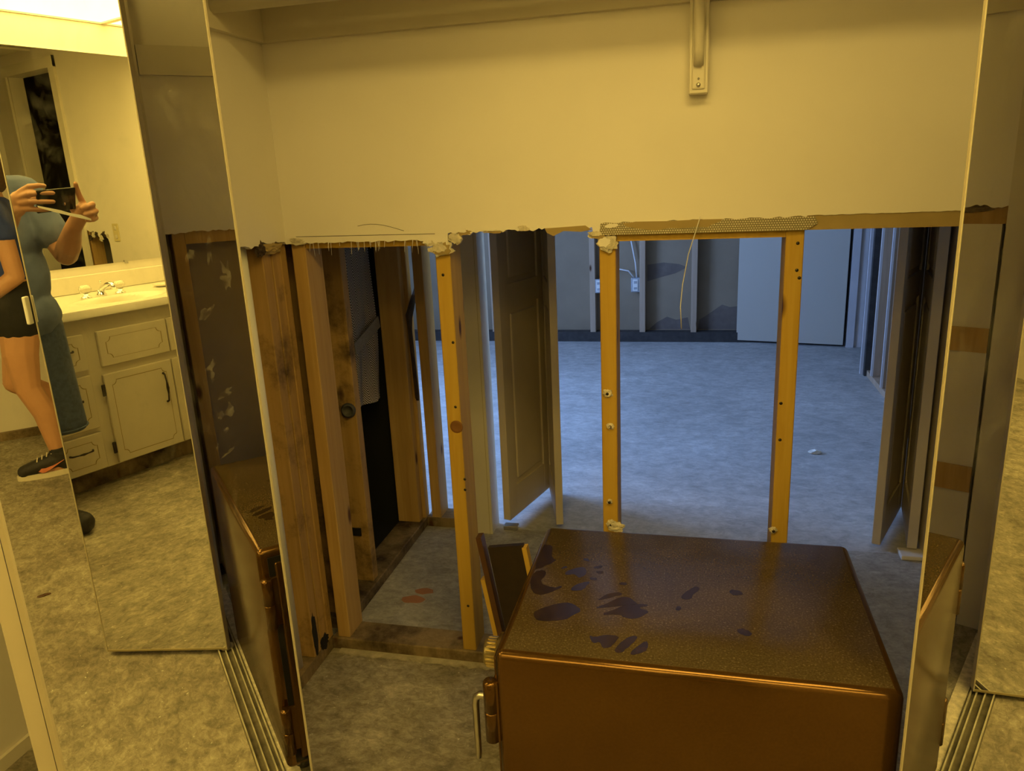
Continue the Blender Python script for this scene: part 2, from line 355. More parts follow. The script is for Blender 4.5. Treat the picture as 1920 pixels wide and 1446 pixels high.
S('ceiling_hall', -2.75, -1.118, 1.03, 1.72, 2.37, 2.47, CEILT)
S('ceiling_closet', -1.2, 0.95, 1.03, 2.70, 2.37, 2.47, PAINT)
S('ceiling_bedroom', -2.90, 1.75, 2.70, 6.30, 2.37, 2.47, PAINT)

# ---------------------------------------------------------------- closet back wall: drywall above a ragged flood cut
def ragged(x0, x1, z, amp, step=0.007, seed=0):
    n = max(2, int((x1 - x0) / step)); out = []
    for i in range(n + 1):
        x = x0 + (x1 - x0) * i / n
        out.append((x, z + amp * (mnoise.noise(Vector((x * 55 + seed, seed * 1.7, 0))) + 0.6 * mnoise.noise(Vector((x * 160, seed, 4))))))
    return out
edge = (ragged(-1.015, -0.640, 1.187, 0.005, seed=1) + ragged(-0.638, -0.585, 1.176, 0.010, seed=2) + ragged(-0.583, -0.520, 1.199, 0.012, seed=3)
        + ragged(-0.518, -0.345, 1.204, 0.007, seed=4) + ragged(-0.343, -0.235, 1.203, 0.007, seed=5) + ragged(-0.233, -0.185, 1.196, 0.010, seed=6)
        + ragged(-0.183, 0.228, 1.2125, 0.0025, seed=7) + ragged(0.230, 0.72, 1.2165, 0.0015, seed=8))
WB = struct(prism('wall_back', edge + [(0.72, 2.37), (-1.015, 2.37)], 'y', 1.772, 1.784, PAINT))
box('drywall_rear', -1.03, 0.86, 1.873, 1.885, 1.23, 2.37, PAINT, WB)
prism('joint_tape', [(-0.218, 1.187)] + [(x, z - 0.001) for x, z in ragged(-0.215, 0.245, 1.2155, 0.004, 0.01, 9)] + [(0.252, 1.200), (0.230, 1.186)], 'y', 1.7705, 1.773, TAPE, WB)
prism('torn_paper_strip', [(0.226, 1.186), (0.72, 1.1845)] + ragged(0.226, 0.72, 1.217, 0.0012, 0.012, 10)[::-1], 'y', 1.7745, 1.7835, PAPER, WB)
prism('torn_paper_patch', [(-0.165, 1.2120), (-0.13, 1.2150), (-0.06, 1.2140), (0.0, 1.2155), (0.055, 1.2150), (0.048, 1.2095), (0.030, 1.203), (0.022, 1.198), (-0.005, 1.200), (-0.03, 1.197), (-0.06, 1.199), (-0.09, 1.194), (-0.12, 1.198), (-0.155, 1.204)], 'y', 1.7698, 1.772, PAPER, WB)
prism('torn_paper_patch', [(-0.345, 1.206), (-0.25, 1.210), (-0.235, 1.200), (-0.26, 1.196), (-0.30, 1.199), (-0.325, 1.188), (-0.34, 1.196)], 'y', 1.7700, 1.7722, PAPER, WB)
def flake(cx, cz, w_, h_, y, th, mat, seed, par=None):
    rr = random.Random(seed); pts = []
    for k in range(22):
        t = 2 * PI * k / 22; q = 0.72 + 0.5 * rr.random()
        pts.append((cx + w_ * q * math.cos(t), cz + h_ * q * math.sin(t)))
    return prism('torn_drywall_flake', pts, 'y', y - th, y, mat, par or WB)
for k, (x, z, w_, h_) in enumerate([(-0.603, 1.166, 0.030, 0.022), (-0.632, 1.180, 0.018, 0.010), (-0.565, 1.190, 0.018, 0.016), (-0.545, 1.204, 0.026, 0.009), (-0.395, 1.208, 0.018, 0.007),
                                   (-0.202, 1.168, 0.024, 0.020), (-0.222, 1.188, 0.024, 0.010), (-0.185, 1.205, 0.026, 0.009), (-0.985, 1.192, 0.028, 0.010), (-0.47, 1.203, 0.03, 0.004)]):
    flake(x, z, w_, h_, 1.7822, 0.007, GYPS, 100 + k); flake(x + .003, z - .002, w_ * .72, h_ * .75, 1.7752, 0.004, PAPER if k % 3 == 0 else GYPS, 200 + k)
    flake(x - .004, z + .003, w_ * .6, h_ * .55, 1.7712, 0.002, PAINT if k % 2 else GYPS, 300 + k)
for x0, x1, n in ((-0.95, -0.66, 18), (-0.80, -0.63, 10)):
    for i in range(n):
        x = random.uniform(x0, x1); l = random.uniform(0.008, 0.034); y = 1.768
        tube('hanging_fibre', [(x, y, 1.188), (x + random.uniform(-.003, .003), y - .002, 1.188 - l)], 0.0005, WIREW, WB, 4)
# pencil lines of the cut
for p0, p1 in (((-0.985, 1.203), (-0.615, 1.2005)),):
    mesh_obj('pencil_line', [(p0[0], 1.7716, p0[1]), (p1[0], 1.7716, p1[1]), (p1[0], 1.7716, p1[1] + .0012), (p0[0], 1.7716, p0[1] + .0012)], [(0, 1, 2, 3)], DARKIRON, WB)
arc = [(-0.90 + 0.24 * t, 1.203 + 0.026 * math.sin(t * PI) ** 1.5) for t in [i / 14 for i in range(15)]][5:13]
tube('pencil_line', [(x, 1.7718, z) for x, z in arc], 0.0006, DARKIRON, WB, 4)
# studs, nailers, sole plate
for x, m in ((-0.990, PINE), (-0.604, PINE_Y), (-0.2015, PINE_Y), (0.209, PINE_Y)):
    box('stud', x - .019, x + .019, 1.784, 1.873, 0.038, 2.37, m, WB, 0.002, 1)
box('nailer', -0.971, -0.624, 1.790, 1.828, 1.172, 1.26, PINE_Y, WB)
box('nailer', -0.182, 0.189, 1.786, 1.824, 1.171, 1.26, PINE_Y, WB)
box('sole_plate', -1.027, -0.50, 1.778, 1.873, 0.0, 0.038, PLATE, WB, 0.003, 1)
prism('mortar_ridge', ragged(-1.0, -0.32, 1.757, 0.010, 0.012, 31) + [(-0.32, 1.779), (-1.0, 1.779)], 'z', 0.0, 0.005, simple('dusty_mortar', (0.44, 0.40, 0.31), 0.9, 0, 0.25, 40, 0.3), WB)
for x, z, s in ((-0.205, 0.806, 1.0), (-0.199, 0.722, 0.8), (-0.203, 0.520, 0.6), (-0.199, 0.458, 1.1), (0.194, 0.468, 0.8), (0.190, 0.402, 0.8)):
    lump('screw_plug', (x, 1.781, z), (0.011 * s, 0.006, 0.010 * s), GYPS, WB, int(z * 99), 0.6)
    lathe('screw', (x, 1.776, z), [(0.0035, 0), (0.004, 0.0), (0.0036, -0.002)], (0, 1, 0), DARKIRON, WB, 8)
lump('paper_scrap', (-0.186, 1.776, 0.452), (0.018, 0.004, 0.012), GYPS, WB, 5, 0.8)
for x, z in ((0.215, 1.157), (0.216, 1.098), (0.222, 1.081), (0.197, 0.790), (0.199, 0.70), (-0.592, 0.93), (-0.597, 0.76), (-0.585, 0.56), (-0.586, 0.53), (-0.60, 0.18), (-0.606, 1.10)):
    lathe('nail_hole', (x, 1.7838, z), [(0.004, 0), (0.0035, -0.0006)], (0, 1, 0), DARKIRON, WB, 8)
lathe('knot', (-0.598, 1.7838, 0.706), [(0.0175, 0), (0.0165, -0.0006), (0.011, -0.0007), (0.010, -0.0004)], (0, 1, 0), simple('brown_knot', (0.20, 0.085, 0.02), 0.6), WB, 16)

# ---------------------------------------------------------------- closet left wall
WL = struct(prism('wall_left', ragged(1.113, 1.772, 1.196, 0.010, 0.008, 12) + [(1.772, 2.37), (1.113, 2.37)], 'x', -1.027, -1.015, PAINT))
box('drywall_outer', -1.131, -1.118, 0.94, 1.60, 0.0, 2.37, PAINT, WL)
for y0, y1, m in ((1.330, 1.368, PINE), (1.676, 1.714, PINE_D), (1.720, 1.758, PINE_D), (1.760, 1.790, PINE_D)):
    box('stud', -1.118, -1.0285, y0, y1, 0.038, 2.37, m, WL, 0.002, 1)
box('sole_plate', -1.118, -1.027, 1.113, 1.79, 0.0, 0.038, PLATE, WL)
box('backing_board', -1.060, -1.0290, 1.125, 1.325, 0.038, 1.150, JAMB, WL); box('blocking', -1.060, -1.0275, 1.07, 1.325, 1.150, 1.197, PINE_D, WL)
box('blocking', -1.031, -1.0235, 1.125, 1.325, 0.807, 0.874, PINE, WL)
box('blocking', -1.031, -1.0235, 1.125, 1.325, 0.400, 0.476, PINE, WL)
lump('torn_drywall_chunk', (-1.026, 1.20, 1.188), (0.004, 0.05, 0.008), PLATE, WL, 4)
lump('torn_drywall_chunk', (-1.021, 1.71, 1.182), (0.009, 0.042, 0.014), PAPER, WL, 7, 0.7)
lump('torn_drywall_chunk', (-1.018, 1.655, 1.184), (0.008, 0.016, 0.016), RAG, WL, 9, 0.8)
lump('mould_patch', (-1.0280, 1.690, 0.10), (0.002, 0.012, 0.065), BLACK, WL, 3, 0.4)
lump('mould_patch', (-1.0275, 1.735, 0.05), (0.003, 0.022, 0.020), BLACK, WL, 6, 0.7)
S('wall_alcove_end', -1.61, -1.118, 1.60, 1.70, 0, 2.37, PAINT)

# ---------------------------------------------------------------- closet right wall
WR = struct(prism('wall_right', ragged(1.03, 1.772, 1.204, 0.006, 0.008, 21) + [(1.772, 2.37), (1.03, 2.37)], 'x', 0.720, 0.732, PAINT))
for y0 in (1.070, 1.41, 1.745): box('stud', 0.734, 0.823, y0, y0 + .038, 0.038, 2.37, PINE, WR, 0.002, 1)
box('nailer', 0.734, 0.823, 1.108, 1.41, 1.168, 1.225, PINE, WR)
box('nailer', 0.734, 0.823, 1.448, 1.745, 1.168, 1.225, PINE, WR)
box('drywall_outer', 0.823, 0.836, 1.03, 2.70, 0.0, 2.37, BROWNBACK, WR)
box('sole_plate', 0.734, 0.823, 1.03, 1.79, 0.0, 0.038, PLATE, WR)

# ---------------------------------------------------------------- closet front: jambs and head above the mirrored doors
S('door_jamb_left', -1.131, -0.990, 0.94, 1.112, 0, 2.06, JAMB)
S('door_jamb_right', 0.700, 0.86, 0.93, 1.05, 0, 2.06, JAMB)
S('wall_front', -1.131, 3.2, 0.94, 1.03, 2.06, 2.37, PAINT)
S('wall_front_right', 0.86, 3.2, 0.94, 1.03, 0, 2.06, PAINT)
S('trim_1', 0.715, 0.79, 0.918, 0.94, 0, 2.06, TRIMP)
S('trim_2', -1.06, -0.97, 0.918, 0.94, 0, 2.06, TRIMP)

# ---------------------------------------------------------------- bathroom walls
WBL = empty('wall_bathroom_left', (-1.66, 0, 0)); struct(WBL)
hole = [(0.36, 0.70), (0.34, 0.86), (0.30, 0.98), (0.33, 1.04), (0.40, 1.055), (0.44, 1.02), (0.50, 1.06), (0.55, 1.05), (0.585, 0.98), (0.585, 0.60), (0.40, 0.60)]
pan = [(-1.235, 0), (-1.235, 2.37), (0.66, 2.37), (0.66, 2.215), (0.585, 2.215), (0.585, 1.05)]
def drop_hole():
    # sheet with a ragged hole: built as strips around it
    prism('drywall_sheet', [(-1.235, 0), (0.30, 0), (0.30, 2.37), (-1.235, 2.37)], 'x', -1.622, -1.61, PAINT, WBL)
    prism('drywall_sheet', [(0.30, 0), (0.66, 0), (0.66, 0.60), (0.30, 0.60)], 'x', -1.622, -1.61, PAINT, WBL)
    top = [(0.30, 0.98), (0.318, 1.03), (0.34, 1.045), (0.37, 1.06), (0.40, 1.050), (0.43, 1.025), (0.46, 1.045), (0.50, 1.07), (0.54, 1.06), (0.58, 1.075), (0.66, 1.075), (0.66, 2.37), (0.30, 2.37)]
    prism('drywall_sheet', top, 'x', -1.622, -1.61, PAINT, WBL)
    box('stud', -1.712, -1.623, 0.575, 0.613, 0.0, 2.37, PINE, WBL)
    for k in range(6): lump('torn_drywall_chunk', (-1.614, 0.31 + 0.05 * k, 1.035 + 0.02 * math.sin(k * 2.3)), (0.008, 0.022, 0.020), RAG if k % 2 else GYPS, WBL, k + 30, 0.8)
drop_hole()
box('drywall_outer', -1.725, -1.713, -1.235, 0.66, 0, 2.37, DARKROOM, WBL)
box('drywall_sheet', -1.71, -1.61, 0.66, 1.31, 2.215, 2.37, PAINT, WBL)
box('drywall_sheet', -1.71, -1.61, 1.31, 1.70, 0, 2.37, PAINT, WBL)
S('wall_low_left', -1.640, -1.6105, 1.06, 1.294, 0, 0.62, PAINT)
S('baseboard_left', -1.61, -1.600, 1.06, 1.31, 0.0, 0.035, TRIMP)
S('trim_3', -1.61, -1.590, 0.585, 0.66, 0, 2.29, TRIMP); S('trim_4', -1.61, -1.590, 1.31, 1.36, 0, 2.29, TRIMP); S('trim_5', -1.61, -1.588, 0.585, 1.36, 2.215, 2.29, TRIMP)
S('door_jamb_hall', -1.712, -1.606, 1.295, 1.31, 0, 2.215, TRIMP)
HALL = empty('wall_hall', (-2.4, 0.9, 0)); struct(HALL)
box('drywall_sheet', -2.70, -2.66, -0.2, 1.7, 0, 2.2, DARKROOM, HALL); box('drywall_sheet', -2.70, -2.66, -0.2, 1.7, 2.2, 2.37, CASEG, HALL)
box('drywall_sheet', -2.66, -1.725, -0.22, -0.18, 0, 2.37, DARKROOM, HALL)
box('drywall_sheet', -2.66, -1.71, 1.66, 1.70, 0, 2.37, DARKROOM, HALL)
S('wall_vanity', -1.71, 3.3, -1.335, -1.235, 0, 2.37, PAINT)
WRR = S('wall_bathroom_right', 3.2, 3.3, -1.235, 1.03, 0.0, 2.37, PAINT)
box('sole_plate', 3.165, 3.2, -1.235, 0.94, 0, 0.045, PLATE, WRR)
SOF = S('soffit', -1.61, 1.60, -0.56, -0.52, 2.165, 2.37, PAINT)
box('light_trough_end', 1.56, 1.60, -1.235, -0.56, 2.165, 2.37, PAINT, SOF)

# ---------------------------------------------------------------- second closet (seen through the studs)
W2 = empty('wall_bedroom_closet_left', (-1.075, 2.2, 0)); struct(W2)
for y0, m in ((1.90, PINE_D), (2.100, PINE_D), (2.550, PINE), (2.592, PINE)):
    box('stud', -1.120, -1.032 if y0 != 2.592 else -1.020, y0, y0 + .038, 0.038, 2.37, m, W2, 0.002, 1)
box('sole_plate', -1.120, -1.020, 1.874, 2.63, 0, 0.038, PLATE, W2, 0.003, 1)
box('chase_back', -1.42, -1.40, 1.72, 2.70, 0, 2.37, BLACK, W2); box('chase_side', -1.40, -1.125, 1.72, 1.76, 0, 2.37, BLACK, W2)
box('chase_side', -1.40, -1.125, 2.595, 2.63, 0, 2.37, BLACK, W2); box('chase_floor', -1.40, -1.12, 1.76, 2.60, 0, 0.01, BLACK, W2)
box('drywall_sheet', -1.032, -1.020, 1.885, 2.60, 1.25, 2.37, PAINT, W2)
W3 = empty('wall_bedroom_near', (-0.9, 2.65, 0)); struct(W3)
box('stud', -0.998, -0.960, 2.600, 2.689, 0.038, 2.37, PINE, W3, 0.002, 1)
box('sole_plate', -1.02, -0.84, 2.598, 2.690, 0, 0.040, PLATE, W3, 0.002, 1)
box('drywall_sheet', -2.80, -1.42, 2.60, 2.70, 0, 2.37, GREYBACK, W3)
box('drywall_sheet', -1.02, -0.84, 2.689, 2.70, 1.25, 2.37, PAINT, W3)
box('drywall_sheet', -1.02, 0.85, 2.60, 2.70, 2.06, 2.37, PAINT, W3)
box('stud', -0.885, -0.838, 2.602, 2.689, 0.038, 2.06, PINE, W3)
S('door_jamb_1', -0.838, -0.742, 2.565, 2.665, 0.0, 2.06, JAMB, bev=0.002)
box('jamb_groove', -0.7535, -0.7525, 2.5642, 2.566, 0.0, 2.06, PAPER, W3)
S('door_jamb_2', 0.775, 0.836, 2.565, 2.70, 0.0, 2.06, TAUPE)
box('drywall_sheet', 0.836, 1.16, 2.60, 2.70, 0, 2.37, GREYBACK, W3)

# ---------------------------------------------------------------- bedroom shell
WF = struct(box('wall_bedroom_far', -2.90, 1.75, 6.092, 6.20, 0, 2.37, GREYBACK))
for x in (-1.215, -0.800, -0.408, -0.013, 0.40): box('stud', x - .022, x + .022, 6.003, 6.090, 0.075, 2.37, PINE_P, WF, 0.002, 1)
for x in (-1.62, -2.03, -2.44): box('stud', x - .019, x + .019, 6.003, 6.090, 0.075, 2.37, PINE_P, WF, 0.002, 1)
box('sole_plate', -2.80, 0.95, 5.998, 6.090, 0, 0.078, DARKPLATE, WF)
for k, (x, pts) in enumerate([(0, [(-0.375, 0.47), (-0.375, 0.60), (-0.25, 0.615), (-0.13, 0.60), (-0.07, 0.575), (-0.16, 0.53), (-0.27, 0.50)]),
                              (0, [(-0.36, 0.085), (-0.30, 0.14), (-0.22, 0.185), (-0.15, 0.16), (-0.06, 0.18), (-0.04, 0.085)]),
                              (0, [(0.02, 0.085), (0.03, 0.16), (0.12, 0.22), (0.20, 0.28), (0.26, 0.26), (0.35, 0.27), (0.37, 0.085)])]):
    prism('water_stain', pts, 'y', 6.0905, 6.0918, simple('stained_drywall_back', (0.16, 0.125, 0.10), 0.85) if k == 0 else MATS['stained_drywall_back'], WF)
S('wall_bedroom_left', -2.90, -2.80, 2.60, 2.80, 0, 2.37, GREYBACK); S('wall_bedroom_left_far', -2.90, -2.80, 4.60, 6.20, 0, 2.37, GREYBACK)
S('wall_bedroom_left_sill', -2.90, -2.80, 2.80, 4.60, 0, 0.85, GREYBACK); S('wall_bedroom_left_head', -2.90, -2.80, 2.80, 4.60, 2.15, 2.37, GREYBACK)
WIN = empty('window_1', (-2.85, 3.70, 0.85)); struct(WIN)
for a in ((2.80, 2.85, 0.85, 2.15), (4.55, 4.60, 0.85, 2.15), (2.85, 4.55, 0.85, 0.90), (2.85, 4.55, 2.10, 2.15), (3.68, 3.72, 0.90, 2.10)):
    box('window_frame', -2.87, -2.82, a[0], a[1], a[2], a[3], WHITEP, WIN)
WRB = struct(box('wall_bedroom_right', 1.149, 1.162, 2.70, 5.10, 0, 2.37, GREYBACK))
for y0 in (3.02, 3.42, 3.83, 4.24, 4.62, 4.90): box('stud', 1.060, 1.149, y0, y0 + .038, 0.038, 2.37, PINE_P, WRB, 0.002, 1)
for y0 in (4.600, 4.860): box('drywall_edge', 1.048, 1.060, y0, y0 + 0.014, 0.045, 2.37, CASEG, WRB)
box('sole_plate', 1.060, 1.149, 2.70, 5.10, 0, 0.038, PINE_P, WRB)
box('corner_stud', 1.045, 1.149, 5.03, 5.068, 0.0, 2.37, DARKPLATE, WRB); box('corner_bead', 1.030, 1.162, 5.080, 5.100, 0.0, 2.37, CASEG, WRB)
for k, (x0, x1, y0) in enumerate(((1.075, 1.125, 5.84), (1.128, 1.180, 5.855), (1.183, 1.260, 5.87))): S('trim_%d' % (6 + k), x0, x1, y0, y0 + 0.09, 0, 2.06, CASEG)
S('wall_bedroom_return', 1.26, 1.75, 5.87, 6.09, 0, 2.37, GREYBACK); S('wall_bedroom_hall', 1.65, 1.75, 2.7, 6.09, 0, 2.37, GREYBACK)

# ================================================================== MIRRORED BIFOLD DOORS
EDGEP = simple('aged_edge_paint', (0.44, 0.39, 0.28), 0.5, 0, 0.06, 6, 0.02)
A_L, A_R = 0.40897525, -0.55584999
dL = Vector((math.sin(A_L), math.cos(A_L))); dR = Vector((math.sin(A_R), math.cos(A_R)))
nL = Vector((dL.y, -dL.x)); nR = Vector((dR.y, -dR.x))
eL = Vector((-0.65873, 1.01557)); eR = Vector((0.29674, 0.99497))
aL = eL - dL * 0.375; aR = eR - dR * 0.366
Z0, Z1 = 0.016, 2.035
SMEARS = [(0.0498, 1.2451, 0.006, 0.02), (0.0801, 1.2423, 0.01, 0.008), (0.0752, 1.0792, 0.01, 0.006), (0.0749, 1.0654, 0.005, 0.014), (0.0605, 1.0347, 0.016, 0.006), (0.0543, 1.0063, 0.008, 0.014), (0.0701, 1.004, 0.006, 0.01), (0.0642, 0.9795, 0.004, 0.005), (0.0708, 1.1559, 0.014, 0.01), (0.0281, 1.2041, 0.012, 0.02), (0.0846, 0.9595, 0.004, 0.006), (0.0643, 0.9452, 0.012, 0.003), (0.0804, 1.4635, 0.004, 0.003), (0.0707, 1.4587, 0.003, 0.003)]
def mirror_leaf(parent, p0, p1, s, lead_mat, back_mat):
    """leaf from p0 (fold side) to p1; the mirror face lies on the line, the core at t*s > 0 behind it"""
    d = (p1 - p0).normalized(); g = 0.003
    q0, q1 = p0 + d * g, p1 - d * g
    def ob(n, a, b, t0, t1, z0, z1, m, par=parent): return oriented_box(n, a, b, min(t0 * s, t1 * s), max(t0 * s, t1 * s), z0, z1, m, par)
    ob('mirror_glass', q0, q1, 0.0, 0.004, Z0 + 0.006, Z1 - 0.006, MIRROR)
    ob('door_core', q0, q1, 0.0042, 0.020, Z0 + 0.006, Z1 - 0.006, back_mat)
    ob('edge_strip', p0, q0, -0.0012, 0.0215, Z0, Z1, EDGEP); ob('edge_strip', q1, p1, -0.0012, 0.0215, Z0, Z1, lead_mat)
    ob('bottom_rail', q0, q1, -0.0008, 0.0215, Z0, Z0 + 0.006, ALU); ob('top_rail', q0, q1, -0.0008, 0.0215, Z1 - 0.006, Z1, ALU)
ML = empty('mirrored_bifold_door', (aL.x, aL.y, 0)); tag(ML, 'mirrored bifold closet door on the left, folded out beside the safe door', 'mirror door')
MR = empty('mirrored_bifold_door', (aR.x, aR.y, 0)); tag(MR, 'mirrored bifold closet door on the right, folded out beside the safe', 'mirror door')
mirror_leaf(ML, aL, eL, 1, EDGEP, JAMB)
mirror_leaf(MR, aR, eR, -1, EDGEP, JAMB)
hL = aL - nL * 0.0235; hR = aR + nR * 0.0235
pL = Vector((-0.958, 1.000)); pR = Vector((0.690, 0.992))
d1 = (pL - hL).normalized(); o1 = Vector((-d1.y, d1.x)) * 0.022
mirror_leaf(ML, hL + o1, pL + o1, -1, EDGEP, JAMB)
d2 = (pR - hR).normalized(); o2 = Vector((d2.y, -d2.x)) * 0.022
mirror_leaf(MR, hR + o2, pR + o2, 1, EDGEP, JAMB)
for z in (0.25, 1.0, 1.75):
    tube('hinge', [(hL.x, hL.y, z), (hL.x, hL.y, z + .07)], 0.004, BRASS, ML, 8); tube('hinge', [(hR.x, hR.y, z), (hR.x, hR.y, z + .07)], 0.004, BRASS, MR, 8)
pk = aR - dR * 0.004
oriented_box('pull_handle', pk - dR * 0.010, pk, 0.000, 0.018, 1.010, 1.083, WHITEP, MR, 0.003)
m_, nt_, b_ = nodes('finger_smear', 0.8); b_.inputs['Base Color'].default_value = (0.66, 0.62, 0.52, 1); SMEAR = m_
n_ = noise(nt_, coords(nt_, 'World'), 70, 5, 0.7, 0.6); r_ = ramp(nt_, [(0.42, (0, 0, 0)), (0.72, (0.13, 0.13, 0.13))]); nt_.links.new(n_.outputs[0], r_.inputs[0]); nt_.links.new(r_.outputs[0], b_.inputs['Alpha'])
def smear(par, d, e, n, q, z, w_, h_, seed):
    rr = random.Random(seed); vs = []
    for k in range(26):
        t = 2 * PI * k / 26; g = 0.55 + 0.65 * mnoise.noise(Vector((math.cos(t) * 1.3 + seed, math.sin(t) * 1.3, seed * .7))) ** 2 * 3 + 0.12 * rr.random()
        a = w_ * g * math.cos(t); b = h_ * g * math.sin(t); pp = e - d * (q - a) + n * 0.0004
        vs.append((pp.x, pp.y, z + b + a * 0.5))
    mesh_obj('finger_smear', vs, [tuple(range(26))], SMEAR, par)
for k, (q, z, w_, h_) in enumerate(SMEARS): smear(ML, dL, eL, nL, q, z, w_, h_, k + 1)
tk = empty('floor_track', (-0.13, 1.0, 0)); tag(tk, 'dirty metal door track with twin ridges along the closet threshold', 'door track')
box('track_base', -0.963, 0.698, 0.968, 1.022, 0.0, 0.004, simple('dark_track_base', (0.11, 0.095, 0.065), 0.8, 0, 0.4, 30, 0.1), tk)  # channel base coloured darker than the ridges
for y in (0.970, 0.988, 1.006, 1.018): box('track_ridge', -0.963, 0.698, y, y + 0.003, 0.004, 0.013, TRACKM, tk)
box('threshold_strip', -0.963, 0.698, 1.026, 1.056, 0.0, 0.005, GYPS, tk)

# ================================================================== SAFE
SF = empty('safe', (-0.002, 1.258, 0)); tag(SF, 'brown metal safe with smudged dusty top standing in the gutted closet', 'safe')
bm = bmesh.new(); box_bm(bm, -0.307, 0.304, 1.026, 1.490, 0.030, 0.587, 0.013, 4)
bm.normal_update()
for f in bm.faces: f.material_index = 1 if f.normal.z > 0.985 else 0
bmesh.ops.translate(bm, vec=(0, 0, 0), verts=bm.verts)
sb = bm_obj('safe_body', bm, [SAFE, DUST], SF, (-0.002, 1.258, 0.03)); sb.data.polygons.foreach_set('use_smooth', [True] * len(sb.data.polygons))
for x in (-0.26, 0.26):
    for y in (1.07, 1.44): lathe('foot', (x, y, 0), [(0.022, 0), (0.022, 0.03), (0.018, 0.034)], (0, 0, 1), DARKIRON, SF, 12)
dr_ = box('safe_door', -0.3185, -0.309, 1.058, 1.470, 0.058, 0.556, SAFE, SF, 0.004)
box('door_gap', -0.3105, -0.3072, 1.046, 1.480, 0.046, 0.568, BLACK, SF)
for z in (0.410, 0.085):
    h = tube('hinge_barrel', [(-0.3195, 1.036, z), (-0.3195, 1.036, z + 0.055), (-0.3195, 1.036, z + 0.056)], 0.0125, SAFE, SF, 14)
    tube('hinge_barrel', [(-0.3195, 1.036, z + 0.0585), (-0.3195, 1.036, z + 0.112), (-0.3195, 1.036, z + 0.116)], [0.0125, 0.0125, 0.010], SAFE, SF, 14)
    box('hinge_leaf', -0.317, -0.305, 1.030, 1.075, z, z + 0.114, SAFE, SF, 0.002)
dial = lathe('dial', (-0.318, 1.160, 0.492), [(0.040, 0.0), (0.040, 0.006), (0.036, 0.008), (0.036, 0.016), (0.031, 0.018), (0.026, 0.020), (0.026, 0.040), (0.022, 0.044), (0.0, 0.044)], (-1, 0, 0), BRASS, SF, 40)
for k in range(20):
    a = 2 * PI * k / 20; c = (-0.348, 1.160 + 0.0258 * math.cos(a), 0.492 + 0.0258 * math.sin(a))
    box('dial_knurl', c[0] - .008, c[0] + .008, c[1] - .0014, c[1] + .0014, c[2] - .0014, c[2] + .0014, BRASS, dial)
hb = box('handle_plate', -0.324, -0.318, 1.085, 1.135, 0.410, 0.462, STEEL, SF, 0.002)
tube('handle_lever', [(-0.322, 1.11, 0.436), (-0.362, 1.11, 0.436), (-0.370, 1.11, 0.430), (-0.372, 1.11, 0.418), (-0.372, 1.11, 0.312), (-0.3725, 1.11, 0.300)], [0.008, 0.0075, 0.007, 0.0068, 0.0058, 0.005], STEEL, hb, 10)
SM = [[(-0.3, 1.4), (-0.285, 1.405), (-0.276, 1.39), (-0.27, 1.345), (-0.258, 1.344), (-0.272, 1.32), (-0.29, 1.301), (-0.296, 1.298)], [(-0.296, 1.29), (-0.276, 1.301), (-0.269, 1.286), (-0.277, 1.251), (-0.248, 1.236), (-0.233, 1.249), (-0.233, 1.238), (-0.253, 1.216), (-0.274, 1.206), (-0.294, 1.237)], [(-0.266, 1.142), (-0.266, 1.157), (-0.228, 1.188), (-0.206, 1.193), (-0.183, 1.17), (-0.197, 1.154), (-0.209, 1.135), (-0.254, 1.124)], [(-0.236, 1.298), (-0.215, 1.318), (-0.202, 1.324), (-0.194, 1.307), (-0.196, 1.29), (-0.207, 1.277), (-0.213, 1.294), (-0.231, 1.285)], [(-0.21, 1.354), (-0.201, 1.358), (-0.193, 1.347), (-0.199, 1.344)], [(-0.185, 1.326), (-0.168, 1.335), (-0.166, 1.324), (-0.18, 1.318)], [(-0.178, 1.31), (-0.164, 1.313), (-0.16, 1.304), (-0.173, 1.3)], [(-0.187, 1.285), (-0.171, 1.285), (-0.171, 1.275), (-0.183, 1.276)], [(-0.216, 1.236), (-0.209, 1.255), (-0.186, 1.271), (-0.184, 1.262), (-0.193, 1.236), (-0.209, 1.232)], [(-0.246, 1.312), (-0.237, 1.322), (-0.234, 1.314), (-0.244, 1.308)], [(-0.132, 1.271), (-0.121, 1.278), (-0.113, 1.271), (-0.12, 1.264)], [(-0.166, 1.202), (-0.146, 1.233), (-0.124, 1.241), (-0.118, 1.234), (-0.136, 1.222)], [(-0.168, 1.178), (-0.137, 1.207), (-0.123, 1.224), (-0.107, 1.227), (-0.095, 1.213), (-0.089, 1.205), (-0.111, 1.199), (-0.135, 1.189)], [(-0.154, 1.159), (-0.12, 1.192), (-0.102, 1.203), (-0.074, 1.21), (-0.072, 1.202), (-0.089, 1.194), (-0.068, 1.187), (-0.075, 1.171), (-0.092, 1.158), (-0.11, 1.159), (-0.118, 1.169)], [(-0.163, 1.1), (-0.152, 1.094), (-0.138, 1.104), (-0.111, 1.106), (-0.118, 1.084), (-0.125, 1.068), (-0.137, 1.066), (-0.142, 1.085), (-0.152, 1.076)], [(-0.119, 1.062), (-0.102, 1.102), (-0.083, 1.112), (-0.084, 1.097), (-0.102, 1.063), (-0.11, 1.056)], [(-0.093, 1.059), (-0.08, 1.083), (-0.067, 1.1), (-0.064, 1.088), (-0.065, 1.071), (-0.085, 1.056)], [(-0.016, 1.246), (0.0, 1.273), (0.011, 1.284), (0.019, 1.272), (0.004, 1.253), (0.003, 1.235), (-0.014, 1.234)], [(-0.026, 1.201), (-0.018, 1.214), (-0.013, 1.203), (-0.021, 1.194)], [(0.067, 1.276), (0.08, 1.284), (0.096, 1.268), (0.075, 1.258)], [(0.075, 1.155), (0.09, 1.16), (0.102, 1.146), (0.094, 1.136), (0.08, 1.142)]]
